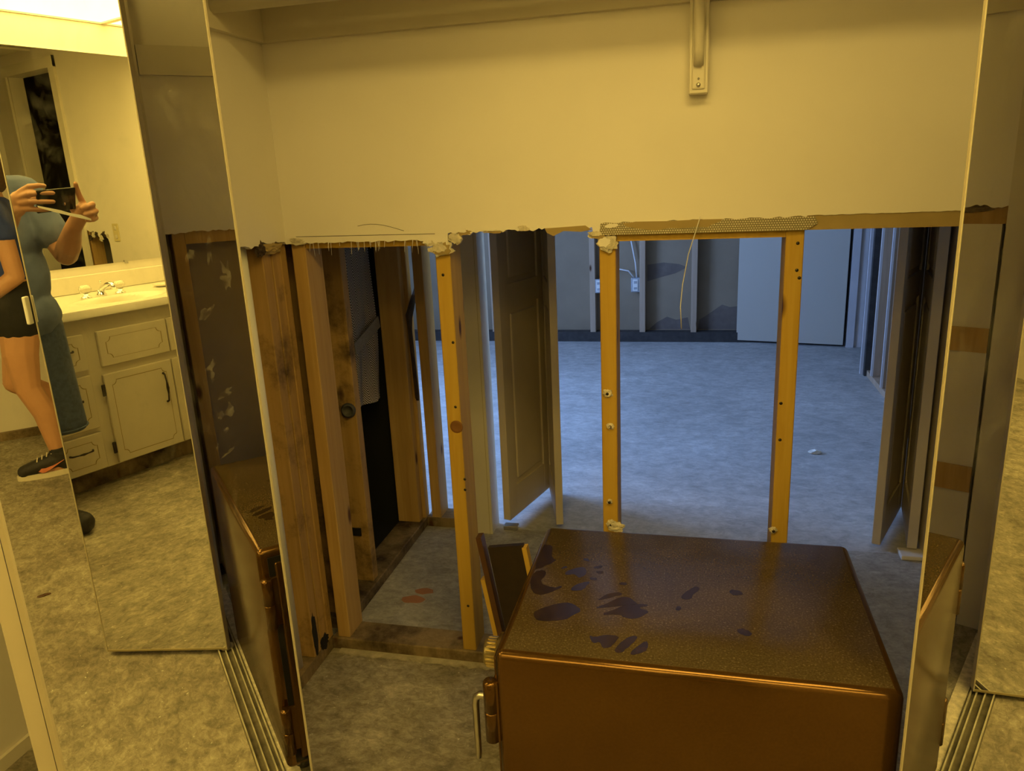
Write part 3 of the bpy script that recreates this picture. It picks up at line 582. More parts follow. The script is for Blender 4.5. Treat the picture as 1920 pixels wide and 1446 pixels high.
def chaikin(p, it=2):
    for _ in range(it):
        q = []
        for i in range(len(p)):
            a, b = p[i], p[(i + 1) % len(p)]
            q += [(a[0] * .75 + b[0] * .25, a[1] * .75 + b[1] * .25), (a[0] * .25 + b[0] * .75, a[1] * .25 + b[1] * .75)]
        p = q
    return p
for p in SM:
    p = [(x + 0.0020 * mnoise.noise(Vector((x * 300, y * 300, 0))), y + 0.0020 * mnoise.noise(Vector((y * 300, x * 300, 7)))) for x, y in chaikin(p, 1 if len(p) > 7 else 2)]
    prism('wet_smudge', p, 'z', 0.5869, 0.58725, SMUDGE, SF)

# boards wedged between the safe and the stud wall
def tilt(o, deg, axis='Y'):
    o.rotation_euler = (0, math.radians(deg), 0) if axis == 'Y' else (math.radians(deg), 0, 0); return o
b1 = tilt(box('leaning_board', -0.408, -0.320, 1.600, 1.614, 0.0, 0.475, DARKBRD), -8.5); tag(b1, 'dark brown board with a pale edge leaning behind the safe', 'board')
bm = bmesh.new(); box_bm(bm, 0.0415, 0.0530, -0.012, 0.010, 0.0, 0.470); o = bm_obj('pale_edge_strip', bm, PINE_Y, None); o.parent = b1
b2 = tilt(box('leaning_plank', -0.424, -0.411, 1.585, 1.612, 0.0, 0.502, REDBRD), -9.0); tag(b2, 'narrow reddish-brown plank on edge leaning against the left yellow stud', 'plank')
b3 = tilt(box('wood_strip', -0.438, -0.427, 1.590, 1.612, 0.0, 0.385, PINE_Y), -9.0); tag(b3, 'pale pine strip standing between the yellow stud and the reddish plank', 'wood strip')

# ================================================================== CLOSET FITTINGS
for n, a in (('shelf_cleat', (-1.014, 0.719, 1.753, 1.7715)), ('shelf_cleat', (-1.0145, -0.996, 1.116, 1.752)), ('shelf_cleat', (0.701, 0.7195, 1.052, 1.752))):
    c = box(n, a[0], a[1], a[2], a[3], 1.655, 1.735, JAMB)
    tag(c, {1.753: 'painted shelf cleat running along the closet back wall'}.get(a[2], 'painted shelf cleat on the closet left wall' if a[0] < 0 else 'painted shelf cleat on the closet right wall seen in the left mirror'), 'cleat')
tag(box('closet_shelf', -0.995, 0.70, 1.50, 1.751, 1.736, 1.754, JAMB), 'painted closet shelf resting on the wall cleats', 'shelf')
tag(tube('closet_rod', [(-0.995, 1.56, 1.700), (0.70, 1.56, 1.700)], 0.016, TRIMP, None, 14), 'round closet rod hanging under the shelf', 'rod')
BR = empty('shelf_bracket', (-0.003, 1.75, 1.475)); tag(BR, 'cream shelf bracket on a wood block on the closet back wall', 'bracket')
box('wood_block', -0.0225, 0.0165, 1.735, 1.7715, 1.475, 1.735, TRIMP, BR, 0.002, 1)
bp = box('bracket_plate', -0.0165, 0.0100, 1.7318, 1.735, 1.484, 1.73, TRIMP, BR, 0.003)
lathe('screw', (-0.003, 1.7318, 1.492), [(0.0045, 0), (0.0045, -0.0015), (0.003, -0.003)], (0, 1, 0), STEEL, bp, 10)
lathe('screw', (-0.003, 1.7318, 1.504), [(0.0022, 0), (0.0022, -0.001)], (0, 1, 0), STEEL, bp, 8)
tube('bracket_arm', [(-0.0035, 1.7315, 1.530), (-0.0035, 1.722, 1.560), (-0.0035, 1.70, 1.62), (-0.0035, 1.64, 1.675), (-0.0035, 1.59, 1.680)], 0.0105, TRIMP, BR, 10)

# ================================================================== BETWEEN THE STUDS
tag(tube('drain_pipe', [(-1.066, 1.630, 0.038), (-1.066, 1.630, 1.30)], 0.022, PVC, None, 18), 'white plastic drain pipe standing in the open left stud wall', 'pipe')
bm = bmesh.new(); NX, NZ = 14, 30
vv = [[bm.verts.new((-1.128 + 0.010 * math.sin(j * 0.7 + i * 0.25) * (i / NZ) , 2.29 + 0.235 * j / NX, 1.28 - (0.70 + 0.03 * j / NX) * i / NZ)) for j in range(NX + 1)] for i in range(NZ + 1)]
for i in range(NZ):
    for j in range(NX): bm.faces.new((vv[i][j], vv[i][j + 1], vv[i + 1][j + 1], vv[i + 1][j]))
r = bmesh.ops.solidify(bm, geom=bm.faces[:], thickness=0.006)
fb = bm_obj('woven_fabric', bm, WEAVE, None, (-1.128, 2.40, 0.57), True); tag(fb, 'grey herringbone woven fabric hanging over the dark wall cavity', 'fabric')
bm = bmesh.new(); box_bm(bm, -1.117, -1.1135, 2.30, 2.525, 0.790, 0.832, mtx=Matrix.Translation((-1.115, 2.41, 0.84)) @ Matrix.Rotation(math.radians(14), 4, 'X') @ Matrix.Translation((1.115, -2.41, -0.84)))
bm_obj('woven_band', bm, simple('grey_webbing', (0.26, 0.24, 0.20), 0.85, 0, 0.2, 200, 0.2), fb, (-1.115, 2.41, 0.81))
tag(lathe('duct_end', (-1.055, 2.100, 0.640), [(0.022, 0), (0.024, 0.008), (0.020, 0.016), (0.016, 0.017), (0.013, 0.006), (0.0, 0.006)], (0.15, -1, 0.1), DUCT, None, 20), 'dark grey pipe stub poking out of the mouldy stud', 'pipe stub')
rag = [(2.548, 0.92), (2.556, 0.86), (2.566, 0.74), (2.574, 0.60), (2.585, 0.585), (2.592, 0.60), (2.582, 0.74), (2.574, 0.86), (2.585, 0.90), (2.64, 0.965), (2.70, 1.00), (2.67, 1.02), (2.645, 0.995), (2.59, 0.955)]
tag(prism('torn_strap', [(y * 1.0, z - 0.06) for y, z in rag], 'x', -1.018, -1.008, RAG), 'torn dark strap hanging from the stud behind the woven fabric', 'strap')
tag(box('dark_bracket', -1.108, -1.058, 2.0955, 2.1000, 0.205, 0.232, BLACK), 'small flat black plate on the base of the mouldy stud', 'plate')

# ================================================================== BEDROOM BIFOLD DOORS
def panel_leaf(parent, p0, p1, th, z0, z1):
    p0 = Vector(p0); p1 = Vector(p1); d = (p1 - p0).normalized(); L = (p1 - p0).length; s = 0.062
    def ob(n, a, b, t, za, zb, bev=0.0): return oriented_box(n, p0 + d * a, p0 + d * b, -t / 2, t / 2, za, zb, TAUPE, parent, bev)
    ob('stile', 0, s, th, z0, z1, 0.002); ob('stile', L - s, L, th, z0, z1, 0.002)
    for za, zb in ((z0, z0 + 0.125), (0.855, 0.945), (1.60, 1.69), (z1 - 0.11, z1)): ob('rail', s, L - s, th - 0.0015, za, zb)
    for za, zb in ((z0 + 0.125, 0.855), (0.945, 1.60), (1.69, z1 - 0.11)):
        ob('panel_back', s, L - s, th - 0.016, za, zb)
        ob('raised_panel', s + 0.022, L - s - 0.022, th - 0.004, za + 0.022, zb - 0.022, 0.005)
BL = empty('bifold_door', (-0.70, 2.64, 0)); tag(BL, 'taupe panelled bifold door folded back between the left and middle studs', 'bifold door')
panel_leaf(BL, (-0.700, 2.630), (-0.603, 2.985), 0.030, 0.032, 2.03); panel_leaf(BL, (-0.585, 2.980), (-0.490, 2.622), 0.028, 0.030, 2.03)
for z in (0.30, 1.12): tube('hinge', [(-0.588, 2.992, z), (-0.588, 2.992, z + .075)], 0.007, DARKIRON, BL, 8)
BRR = empty('bifold_door', (0.74, 2.63, 0)); tag(BRR, 'taupe panelled bifold door folded back at the far right beside the mirror', 'bifold door')
panel_leaf(BRR, (0.742, 2.622), (0.806, 2.975), 0.032, 0.022, 2.03); panel_leaf(BRR, (0.778, 2.985), (0.632, 2.645), 0.028, 0.018, 2.03)
for z in (0.30, 1.12): tube('hinge', [(0.793, 2.992, z), (0.793, 2.992, z + .075)], 0.007, DARKIRON, BRR, 8)
tag(box('paper_tag', 0.640, 0.643, 2.655, 2.672, 0.055, 0.085, PAPERW, BRR), 'x', 'x'); t_ = bpy.data.objects['paper_tag']; del t_['label']; del t_['category']
tag(box('wood_shim', 0.70, 0.80, 2.575, 2.640, 0.0, 0.016, TRIMP, None, 0.003), 'cream wood shim on the floor under the right bifold door', 'shim')
tag(box('door_pivot_bracket', -0.71, -0.655, 2.605, 2.640, 0.0, 0.018, STEEL, None, 0.003), 'small metal floor pivot under the left bifold door', 'pivot')
SD = oriented_box('slab_door', (0.310, 6.000), (1.053, 5.840), 0.0, -0.035 * -1, 0.018, 2.05, SLAB, None, 0.002); tag(SD, 'plain white slab door standing open at the far bedroom wall', 'door')

# far wall wiring
def jbox(name, x, z, label):
    e = empty(name, (x, 6.03, z)); tag(e, label, 'junction box')
    box('box_body', x - .034, x + .034, 6.005, 6.085, z - .055, z + .055, BOXB, e, 0.004)
    box('receptacle', x - .020, x + .020, 5.998, 6.008, z - .046, z + .046, WHITEP, e, 0.003)
    for s in (-.024, .024): box('ear', x - .012, x + .012, 5.996, 6.0, z + s - .009, z + s + .009, BOXB, e)
jbox('junction_box', -0.462, 0.452, 'metal junction box with white cables on the far bedroom stud'); jbox('junction_box', -0.750, 0.447, 'metal outlet box on the far stud just left of the middle yellow stud')
tag(tube('white_cable', [(-0.455, 6.06, 0.50), (-0.465, 6.055, 0.62), (-0.50, 6.06, 0.80), (-0.53, 6.06, 1.0), (-0.54, 6.06, 1.6)], 0.006, WIREW, None, 8), 'white cable rising from the far junction box', 'cable')
tag(tube('white_cable', [(-0.475, 6.05, 0.505), (-0.52, 6.045, 0.56), (-0.60, 6.05, 0.575), (-0.70, 6.06, 0.57), (-0.745, 6.06, 0.50)], 0.006, WIREW, None, 8), 'white cable looping sideways between the two far boxes', 'cable')
tag(tube('loose_wire', [(0.006, 1.768, 1.222), (0.000, 1.764, 1.20), (-0.018, 1.766, 1.14), (-0.030, 1.770, 1.07), (-0.034, 1.772, 1.02), (-0.031, 1.772, 0.968)], 0.0011, WIREW, None, 6), 'thin pale wire dangling below the mesh-taped drywall edge', 'wire')

# floor litter
def chip(name, x, y, s, m, label, seed, z=0.0):
    tag(lump(name, (x, y, z + s[2] * 0.75), s, m, None, seed, 0.6, 2), label, 'debris')
chip('drywall_chip', 0.558, 3.594, (0.030, 0.022, 0.010), PAPERW, 'white drywall chip lying on the blue-lit bedroom floor', 2)
chip('bark_chip', 1.018, 0.509, (0.010, 0.024, 0.003), REDBRD, 'dark wood splinter on the bathroom floor seen in the left mirror', 5)
chip('drywall_crumb', 0.33, 1.00, (0.022, 0.018, 0.008), GYPS, 'pale plaster crumb on the track at the right mirror', 8)
chip('drywall_crumb', 0.42, 0.88, (0.010, 0.012, 0.005), GYPS, 'tiny plaster crumb beside the foot of the right mirror', 9)
chip('rust_stain_flake', -0.884, 2.070, (0.036, 0.024, 0.0008), simple('red_clay_stain', (0.36, 0.165, 0.085), 0.8), 'reddish stain on the concrete behind the sole plate', 3)
chip('rust_stain_flake', -0.864, 2.128, (0.030, 0.020, 0.0008), MATS['red_clay_stain'], 'smaller reddish stain just beyond the larger one on the concrete', 4)

# ================================================================== BATHROOM
VC = empty('vanity_cabinet', (-0.66, -0.93, 0)); tag(VC, 'cream vanity cabinet with scalloped gold line fronts under the sink', 'cabinet')
box('cabinet_floor', -1.602, 0.280, -1.230, -0.655, 0.098, 0.115, CAB, VC)
for x in (-1.602, 0.262): box('cabinet_side', x, x + 0.018, -1.230, -0.655, 0.115, 0.802, CAB, VC)
box('cabinet_back', -1.584, 0.262, -1.230, -1.222, 0.115, 0.700, CAB, VC); box('face_frame', -1.602, 0.280, -0.655, -0.638, 0.098, 0.802, CAB, VC)
box('toe_kick', -1.602, 0.280, -1.20, -0.706, 0.0, 0.098, PLATE, VC)
def scallop(x0, x1, z0, z1, r, y):
    pts = []
    for cx, cz, a0 in ((x0, z0, 90), (x1, z0, 180), (x1, z1, 270), (x0, z1, 0)):
        seq = range(0, 7)
        for k in seq:
            a = math.radians(a0 - 90 * k / 6)
            pts.append((cx + r * math.cos(a), cz + r * math.sin(a)))
    return pts
def front(name, x0, x1, z0, z1, pull=None, hinge=None):
    f = box(name, x0, x1, -0.638, -0.620, z0, z1, CAB, VC, 0.003, 1)
    m = 0.032; pts = scallop(x0 + m, x1 - m, z0 + m, z1 - m, 0.022, 0); n = len(pts); bm = bmesh.new()
    cx, cz = (x0 + x1) / 2, (z0 + z1) / 2
    A = [bm.verts.new((p[0], -0.6192, p[1])) for p in pts]
    B = []
    for p in pts:
        v = Vector((cx - p[0], cz - p[1])).normalized() * 0.0034; B.append(bm.verts.new((p[0] + v.x, -0.6192, p[1] + v.y)))
    for i in range(n): bm.faces.new((A[i], A[(i + 1) % n], B[(i + 1) % n], B[i]))
    bm_obj('gold_line', bm, CABLINE, f, (cx, -0.6192, z0))
    if pull == 'h':
        pz = (z0 + z1) / 2 + 0.015
        tube('pull', [(cx - .052, -0.618, pz), (cx - .046, -0.604, pz), (cx - .02, -0.598, pz), (cx, -0.596, pz), (cx + .02, -0.598, pz), (cx + .046, -0.604, pz), (cx + .052, -0.618, pz)], [.005, .004, .003, .006, .003, .004, .005], DARKIRON, f, 8)
    elif pull is not None:
        px, pz = pull
        tube('pull', [(px, -0.618, pz - .072), (px, -0.604, pz - .066), (px, -0.598, pz - .03), (px, -0.596, pz), (px, -0.598, pz + .03), (px, -0.604, pz + .066), (px, -0.618, pz + .072)], [.006, .004, .0035, .007, .0035, .004, .006], DARKIRON, f, 8)
    if hinge is not None:
        for hz in (z0 + 0.082, z1 - 0.070): box('hinge', hinge - .009, hinge + .009, -0.6195, -0.612, hz - .028, hz + .028, DARKIRON, f, 0.003, 1)
front('false_drawer', -0.652, -0.314, 0.570, 0.733); front('false_drawer', -0.995, -0.660, 0.570, 0.733)
front('cabinet_door', -0.645, -0.308, 0.104, 0.533, (-0.593, 0.402), -0.296); front('cabinet_door', -0.990, -0.652, 0.104, 0.533, (-0.705, 0.402), -1.001)
for z0, z1 in ((0.570, 0.733), (0.300, 0.545), (0.104, 0.277)): front('drawer', -0.254, -0.036, z0, z1, 'h')
front('cabinet_door', -0.02, 0.268, 0.104, 0.733, (0.02, 0.5), None); front('cabinet_door', -1.330, -1.012, 0.104, 0.733, (-1.06, 0.5), None)
CT = empty('countertop', (-0.66, -0.915, 0.803)); tag(CT, 'cream marble vanity countertop with a moulded oval sink', 'countertop')
bm = bmesh.new(); x0, x1, y0, y1 = -1.606, 0.292, -1.231, -0.597; NX, NY = 150, 60
def topz(x, y):
    q = math.hypot((x + 0.56) / 0.205, (y + 0.800) / 0.135); rim = 0.004 * math.exp(-((q - 1.08) / 0.07) ** 2)
    return 0.840 + rim - (0.115 * (1 - q ** 2.4) if q < 1 else 0)
g = [[bm.verts.new((x0 + (x1 - x0) * i / NX, y0 + (y1 - y0) * j / NY, topz(x0 + (x1 - x0) * i / NX, y0 + (y1 - y0) * j / NY))) for j in range(NY + 1)] for i in range(NX + 1)]
for i in range(NX):
    for j in range(NY): bm.faces.new((g[i][j], g[i + 1][j], g[i + 1][j + 1], g[i][j + 1]))
def skirt(row):
    lo2 = [bm.verts.new((v.co.x, v.co.y, 0.8035)) for v in row]
    for k in range(len(row) - 1): bm.faces.new((row[k], row[k + 1], lo2[k + 1], lo2[k]))
skirt([g[i][NY] for i in range(NX + 1)]); skirt([g[NX][j] for j in range(NY + 1)]); skirt([g[0][j] for j in range(NY + 1)])
bmesh.ops.recalc_face_normals(bm, faces=bm.faces)
bm_obj('counter_slab', bm, MARBLE, CT, (-0.66, -0.915, 0.803), True)
box('backsplash', -1.606, 0.292, -1.2345, -1.214, 0.841, 0.930, MARBLE, CT, 0.004)
lathe('drain', (-0.56, -0.80, 0.7265), [(0.022, 0), (0.022, 0.003), (0.015, 0.002)], (0, 0, 1), CHROME, CT, 16)
FC = empty('faucet', (-0.56, -0.975, 0.842)); tag(FC, 'chrome faucet with two clear knobs at the vanity sink', 'faucet')
for x in (-0.474, -0.646):
    lathe('faucet_base', (x, -0.965, 0.842), [(0.026, 0), (0.024, 0.008), (0.013, 0.012), (0.012, 0.022)], (0, 0, 1), CHROME, FC, 18)
    lathe('clear_knob', (x, -0.965, 0.864), [(0.012, 0), (0.026, 0.008), (0.029, 0.022), (0.024, 0.038), (0.012, 0.044), (0.0, 0.044)], (0, 0, 1), ACRYL, FC, 10)
lathe('faucet_base', (-0.56, -0.985, 0.842), [(0.024, 0), (0.022, 0.010), (0.016, 0.016), (0.015, 0.03)], (0, 0, 1), CHROME, FC, 18)
tube('spout', [(-0.56, -0.985, 0.862), (-0.56, -0.965, 0.880), (-0.56, -0.915, 0.900), (-0.56, -0.875, 0.905), (-0.56, -0.862, 0.895), (-0.56, -0.860, 0.880)], [.014, .014, .012, .011, .012, .012], CHROME, FC, 12)
tube('lift_rod', [(-0.575, -1.005, 0.86), (-0.575, -1.005, 0.905), (-0.575, -1.005, 0.912)], [.003, .003, .006], CHROME, FC, 8)
tag(lathe('soap_dish', (-0.90, -1.00, 0.8405), [(0.030, 0), (0.050, 0.010), (0.052, 0.014), (0.045, 0.012), (0.0, 0.008)], (0, 0, 1), MARBLE, None, 20), 'small pale soap dish at the far end of the vanity counter', 'dish')
WM = empty('wall_mirror', (-0.55, -1.232, 0.97)); tag(WM, 'wide frameless wall mirror above the vanity backsplash', 'mirror')
box('mirror_glass', -1.60, 0.55, -1.2345, -1.2295, 0.972, 2.020, WMIRROR, WM)
for x in (-1.25, -0.85, -0.20, 0.35): box('mirror_clip', x - .010, x + .010, -1.2295, -1.2265, 0.962, 0.980, CHROME, WM)
OU = empty('outlet_plate', (-1.607, 0.184, 1.06)); tag(OU, 'almond outlet plate on the cream wall reflected in the vanity mirror', 'outlet')
pl_ = box('plate', -1.6098, -1.604, 0.147, 0.221, 0.995, 1.122, ALMOND, OU, 0.003)
for z in (1.028, 1.090): lathe('socket', (-1.604, 0.184, z), [(0.016, 0), (0.016, 0.002), (0.012, 0.0026)], (1, 0, 0), JAMB, pl_, 14)
for z in (1.477, 1.498): pass
TR = empty('added_ceiling_light', (0.15, 0.30, 2.34)); tag(TR, 'long lit troffer added out of view above the camera to light the closet', 'ceiling light')  # guessed fixture out of view, added to shape light and shelf shadow
box('diffuser', -0.43, 0.73, 0.04, 0.56, 2.348, 2.351, EMIT2, TR)
for a in ((-0.45, 0.75, 0.02, 0.04), (-0.45, 0.75, 0.56, 0.58), (-0.45, -0.43, 0.04, 0.56), (0.73, 0.75, 0.04, 0.56)): box('light_frame', a[0], a[1], a[2], a[3], 2.340, 2.354, WHITEP, TR)
LP = empty('luminous_ceiling', (-0.03, -0.90, 2.165)); tag(LP, 'glowing yellow luminous ceiling panel over the vanity', 'ceiling light')
xs_ = [-1.605, -0.955, -0.315, 0.325, 0.965, 1.555]
for i in range(5):
    box('diffuser', xs_[i] + .016, xs_[i + 1] - .016, -1.225, -0.570, 2.172, 2.176, EMIT, LP)
for x in xs_: box('grid_bar', x - .016 if x > -1.6 else x, x + .016 if x < 1.55 else x, -1.2345, -0.561, 2.165, 2.180, JAMB, LP)
for y in (-1.2345, -0.570): box('grid_bar', -1.605, 1.555, y, y + 0.0095, 2.1645, 2.1795, JAMB, LP)

# ================================================================== PEOPLE
def cap(bm, p0, r0_, p1, r1_, n=12):
    p0 = Vector(p0); p1 = Vector(p1)
    for p, r in ((p0, r0_), (p1, r1_)): bmesh.ops.create_icosphere(bm, subdivisions=2, radius=r, matrix=Matrix.Translation(p))
    if (p1 - p0).length > 1e-4: tube_bm(bm, [p0, p1], [r0_, r1_], n)
def chain(bm, pts):
    for (a, ra), (b, rb) in zip(pts, pts[1:]): cap(bm, a, ra, b, rb)
def ell(bm, c, s, rot=None):
    M = Matrix.Translation(Vector(c)) @ (rot or Matrix.Identity(4)) @ Matrix.Diagonal((s[0], s[1], s[2], 1))
    bmesh.ops.create_icosphere(bm, subdivisions=3, radius=1.0, matrix=M)
def fuse(name, bm, voxel, mat, parent, smooth_it=6, fac=0.5):
    bmesh.ops.recalc_face_normals(bm, faces=bm.faces)
    me = bpy.data.meshes.new(name + '_tmp'); bm.to_mesh(me); bm.free()
    o = bpy.data.objects.new(name + '_tmp', me); col.objects.link(o)
    r = o.modifiers.new('r', 'REMESH'); r.mode = 'VOXEL'; r.voxel_size = voxel
    if smooth_it:
        s = o.modifiers.new('s', 'SMOOTH'); s.iterations = smooth_it; s.factor = fac
    dg = bpy.context.evaluated_depsgraph_get(); me2 = bpy.data.meshes.new_from_object(o.evaluated_get(dg))
    bpy.data.objects.remove(o); bpy.data.meshes.remove(me)
    me2.name = name; me2.materials.clear(); me2.materials.append(mat); me2.polygons.foreach_set('use_smooth', [True] * len(me2.polygons))
    loc = WORLD[parent.name] if parent is not None else Vector((0, 0, 0))
    me2.transform(Matrix.Translation(-loc))
    return link(bpy.data.objects.new(name, me2), parent, loc)
def head(bm, c, yaw, s=1.0):
    R = Matrix.Rotation(yaw, 4, 'Z'); C = Vector(c)          # face looks along local +Y
    L = lambda x, y, z: C + (R @ Vector((x * s, y * s, z * s)))
    ell(bm, L(0, -0.008, 0.025), (0.076 * s, 0.096 * s, 0.092 * s), R); ell(bm, L(0, 0.018, -0.045), (0.060 * s, 0.072 * s, 0.070 * s), R)
    cap(bm, L(0, 0.085, 0.005), 0.010 * s, L(0, 0.104, -0.022), 0.013 * s)          # nose
    cap(bm, L(-0.020, 0.082, -0.058), 0.009 * s, L(0.020, 0.082, -0.058), 0.009 * s)  # lips
    cap(bm, L(-0.035, 0.076, 0.028), 0.010 * s, L(0.035, 0.076, 0.028), 0.010 * s)    # brow
    ell(bm, L(0, 0.070, -0.092), (0.026 * s, 0.020 * s, 0.020 * s), R)               # chin
    for x in (-0.078, 0.078): ell(bm, L(x, -0.005, -0.005), (0.012 * s, 0.020 * s, 0.032 * s), R)
    return L

# ---- photographer (stands where the camera is)
P1 = empty('person', (0.12, -0.40, 0)); tag(P1, 'person in blue shirt and denim shorts photographing with a raised phone', 'person')
bm = bmesh.new()
Lh = head(bm, (0.115, -0.360, 1.615), 0.0, 1.0)
cap(bm, (0.12, -0.385, 1.40), 0.060, (0.116, -0.372, 1.53), 0.055)
ell(bm, (0.12, -0.40, 1.22), (0.155, 0.100, 0.20)); ell(bm, (0.12, -0.405, 0.98), (0.150, 0.110, 0.17))
cap(bm, (-0.03, -0.39, 1.355), 0.052, (0.27, -0.39, 1.355), 0.052)
# left arm (towards the left door) and right arm
sl, el_, wl = (-0.030, -0.385, 1.345), (-0.085, -0.275, 1.110), (-0.036, -0.085, 1.215)
sr, er, wr = (0.272, -0.385, 1.345), (0.315, -0.270, 1.105), (0.172, -0.095, 1.245)
chain(bm, [(sl, 0.055), (el_, 0.043), ((-0.066, -0.20, 1.148), 0.043), (wl, 0.029)])
chain(bm, [(sr, 0.055), (er, 0.043), ((0.27, -0.21, 1.155), 0.043), (wr, 0.029)])
# right hand: palm at the phone end, fingers across its back, thumb on the screen side
chain(bm, [(wr, 0.029), ((0.166, -0.060, 1.285), 0.028), ((0.152, -0.034, 1.330), 0.024)]); chain(bm, [((0.166, -0.060, 1.285), 0.027), ((0.156, -0.034, 1.292), 0.022)])
for pts in ([(0.148, -0.022, 1.348), (0.126, 0.004, 1.366), (0.096, 0.006, 1.368), (0.072, -0.006, 1.366)],
            [(0.154, -0.020, 1.332), (0.136, 0.012, 1.342), (0.092, 0.013, 1.343), (0.056, 0.010, 1.341)],
            [(0.157, -0.022, 1.312), (0.137, 0.010, 1.316), (0.094, 0.012, 1.314), (0.060, 0.009, 1.312)],
            [(0.157, -0.028, 1.294), (0.138, 0.002, 1.292), (0.104, 0.006, 1.288), (0.080, 0.004, 1.286)]):
    chain(bm, [(pts[0], 0.0115), (pts[1], 0.0098), (pts[2], 0.0090), (pts[3], 0.0078)])
chain(bm, [((0.160, -0.055, 1.300), 0.015), ((0.132, -0.046, 1.320), 0.0115), ((0.100, -0.036, 1.328), 0.0095)])
# left hand: pinching the other end, fingers curled
chain(bm, [((-0.036, -0.085, 1.215), 0.029), ((-0.046, -0.052, 1.250), 0.028), ((-0.054, -0.030, 1.282), 0.023)]); chain(bm, [((-0.046, -0.052, 1.250), 0.026), ((-0.062, -0.028, 1.258), 0.021)])
for pts, rr in (([(-0.062, -0.032, 1.298), (-0.048, -0.024, 1.330), (-0.040, -0.016, 1.354), (-0.034, -0.006, 1.370)], 1.05),
                ([(-0.068, -0.018, 1.284), (-0.072, 0.010, 1.296), (-0.050, 0.020, 1.290), (-0.032, 0.010, 1.284)], 1.2),
                ([(-0.074, -0.020, 1.264), (-0.080, 0.008, 1.272), (-0.058, 0.020, 1.266), (-0.038, 0.012, 1.262)], 1.15),
                ([(-0.074, -0.026, 1.246), (-0.080, 0.000, 1.248), (-0.062, 0.014, 1.243), (-0.044, 0.008, 1.242)], 1.05)):
    chain(bm, [(pts[0], 0.0115 * rr), (pts[1], 0.0100 * rr), (pts[2], 0.0092 * rr), (pts[3], 0.0080 * rr)])
chain(bm, [((-0.044, -0.056, 1.268), 0.015), ((-0.022, -0.046, 1.298), 0.0115), ((0.002, -0.032, 1.318), 0.0095)])
# legs
for hx, kx, axx, fx in ((0.045, 0.075, 0.098, 0.080), (0.200, 0.225, 0.245, 0.262)):
    chain(bm, [((hx, -0.41, 0.88), 0.085), ((kx, -0.385, 0.49), 0.056), ((kx + .008, -0.405, 0.33), 0.054), ((axx, -0.40, 0.09), 0.034)])
    chain(bm, [((axx, -0.41, 0.045), 0.036), ((fx, -0.26, 0.03), 0.032)])
fuse('body', bm, 0.0042, SKINM, P1, 3)
bm = bmesh.new()                                                              # shirt
ell(bm, (0.12, -0.40, 1.21), (0.186, 0.122, 0.225)); ell(bm, (0.12, -0.405, 1.04), (0.186, 0.130, 0.22)); cap(bm, (0.05, -0.405, 0.88), 0.128, (0.19, -0.405, 0.88), 0.128); cap(bm, (-0.020, -0.39, 1.352), 0.064, (0.26, -0.39, 1.352), 0.064)
cap(bm, (0.12, -0.385, 1.37), 0.078, (0.12, -0.383, 1.43), 0.068)
chain(bm, [((-0.028, -0.385, 1.345), 0.068), ((-0.064, -0.315, 1.195), 0.066)]); chain(bm, [((0.270, -0.385, 1.345), 0.068), ((0.300, -0.315, 1.195), 0.066)])
for v in bm.verts:
    v.co += Vector((mnoise.noise(v.co * 16), mnoise.noise(v.co * 16 + Vector((9, 0, 0))), 0)) * 0.006
fuse('shirt', bm, 0.008, SHIRT, P1, 3)
bm = bmesh.new()                                                              # denim shorts
ell(bm, (0.12, -0.405, 0.86), (0.178, 0.122, 0.10))
chain(bm, [((0.030, -0.405, 0.84), 0.104), ((0.020, -0.375, 0.52), 0.092), ((0.014, -0.372, 0.430), 0.090)]); chain(bm, [((0.212, -0.405, 0.84), 0.104), ((0.225, -0.375, 0.52), 0.090), ((0.230, -0.372, 0.430), 0.088)])
sh_ = fuse('denim_shorts', bm, 0.008, DENIM, P1, 3)
for v in sh_.data.vertices:
    if v.co.z < 0.405: v.co.z = 0.405
for x in (0.014, 0.230): tube('hem_stitch', [(x + 0.0895 * math.cos(a), -0.372 + 0.0895 * math.sin(a), 0.418) for a in [2 * PI * k / 24 for k in range(25)]], 0.0035, DENIM, sh_, 6)
for fx, axx in ((0.078, 0.098), (0.262, 0.245)):
    bm = bmesh.new(); cap(bm, (axx, -0.425, 0.050), 0.046, (fx, -0.240, 0.046), 0.048); cap(bm, (axx, -0.41, 0.06), 0.046, (axx, -0.40, 0.105), 0.042)
    s_ = fuse('shoe', bm, 0.006, SHOE, P1, 2)
    for v in s_.data.vertices:
        if v.co.z < 0.004: v.co.z = 0.004
bm = bmesh.new(); ell(bm, Lh(0, -0.030, 0.045), (0.084, 0.088, 0.086)); ell(bm, Lh(0, -0.055, -0.005), (0.082, 0.062, 0.075))
fuse('hair', bm, 0.006, HAIRG, P1, 2)
for x in (-0.030, 0.030): lathe('eye', Lh(x, 0.080, 0.006), [(0.0, -0.004), (0.009, 0.0), (0.007, 0.004), (0.0, 0.006)], (0, 1, 0), EYEW, P1, 10)
lump('finger_ring', (-0.077, 0.004, 1.262), (0.003, 0.010, 0.010), BRASS, P1, 1, 0.0, 1)
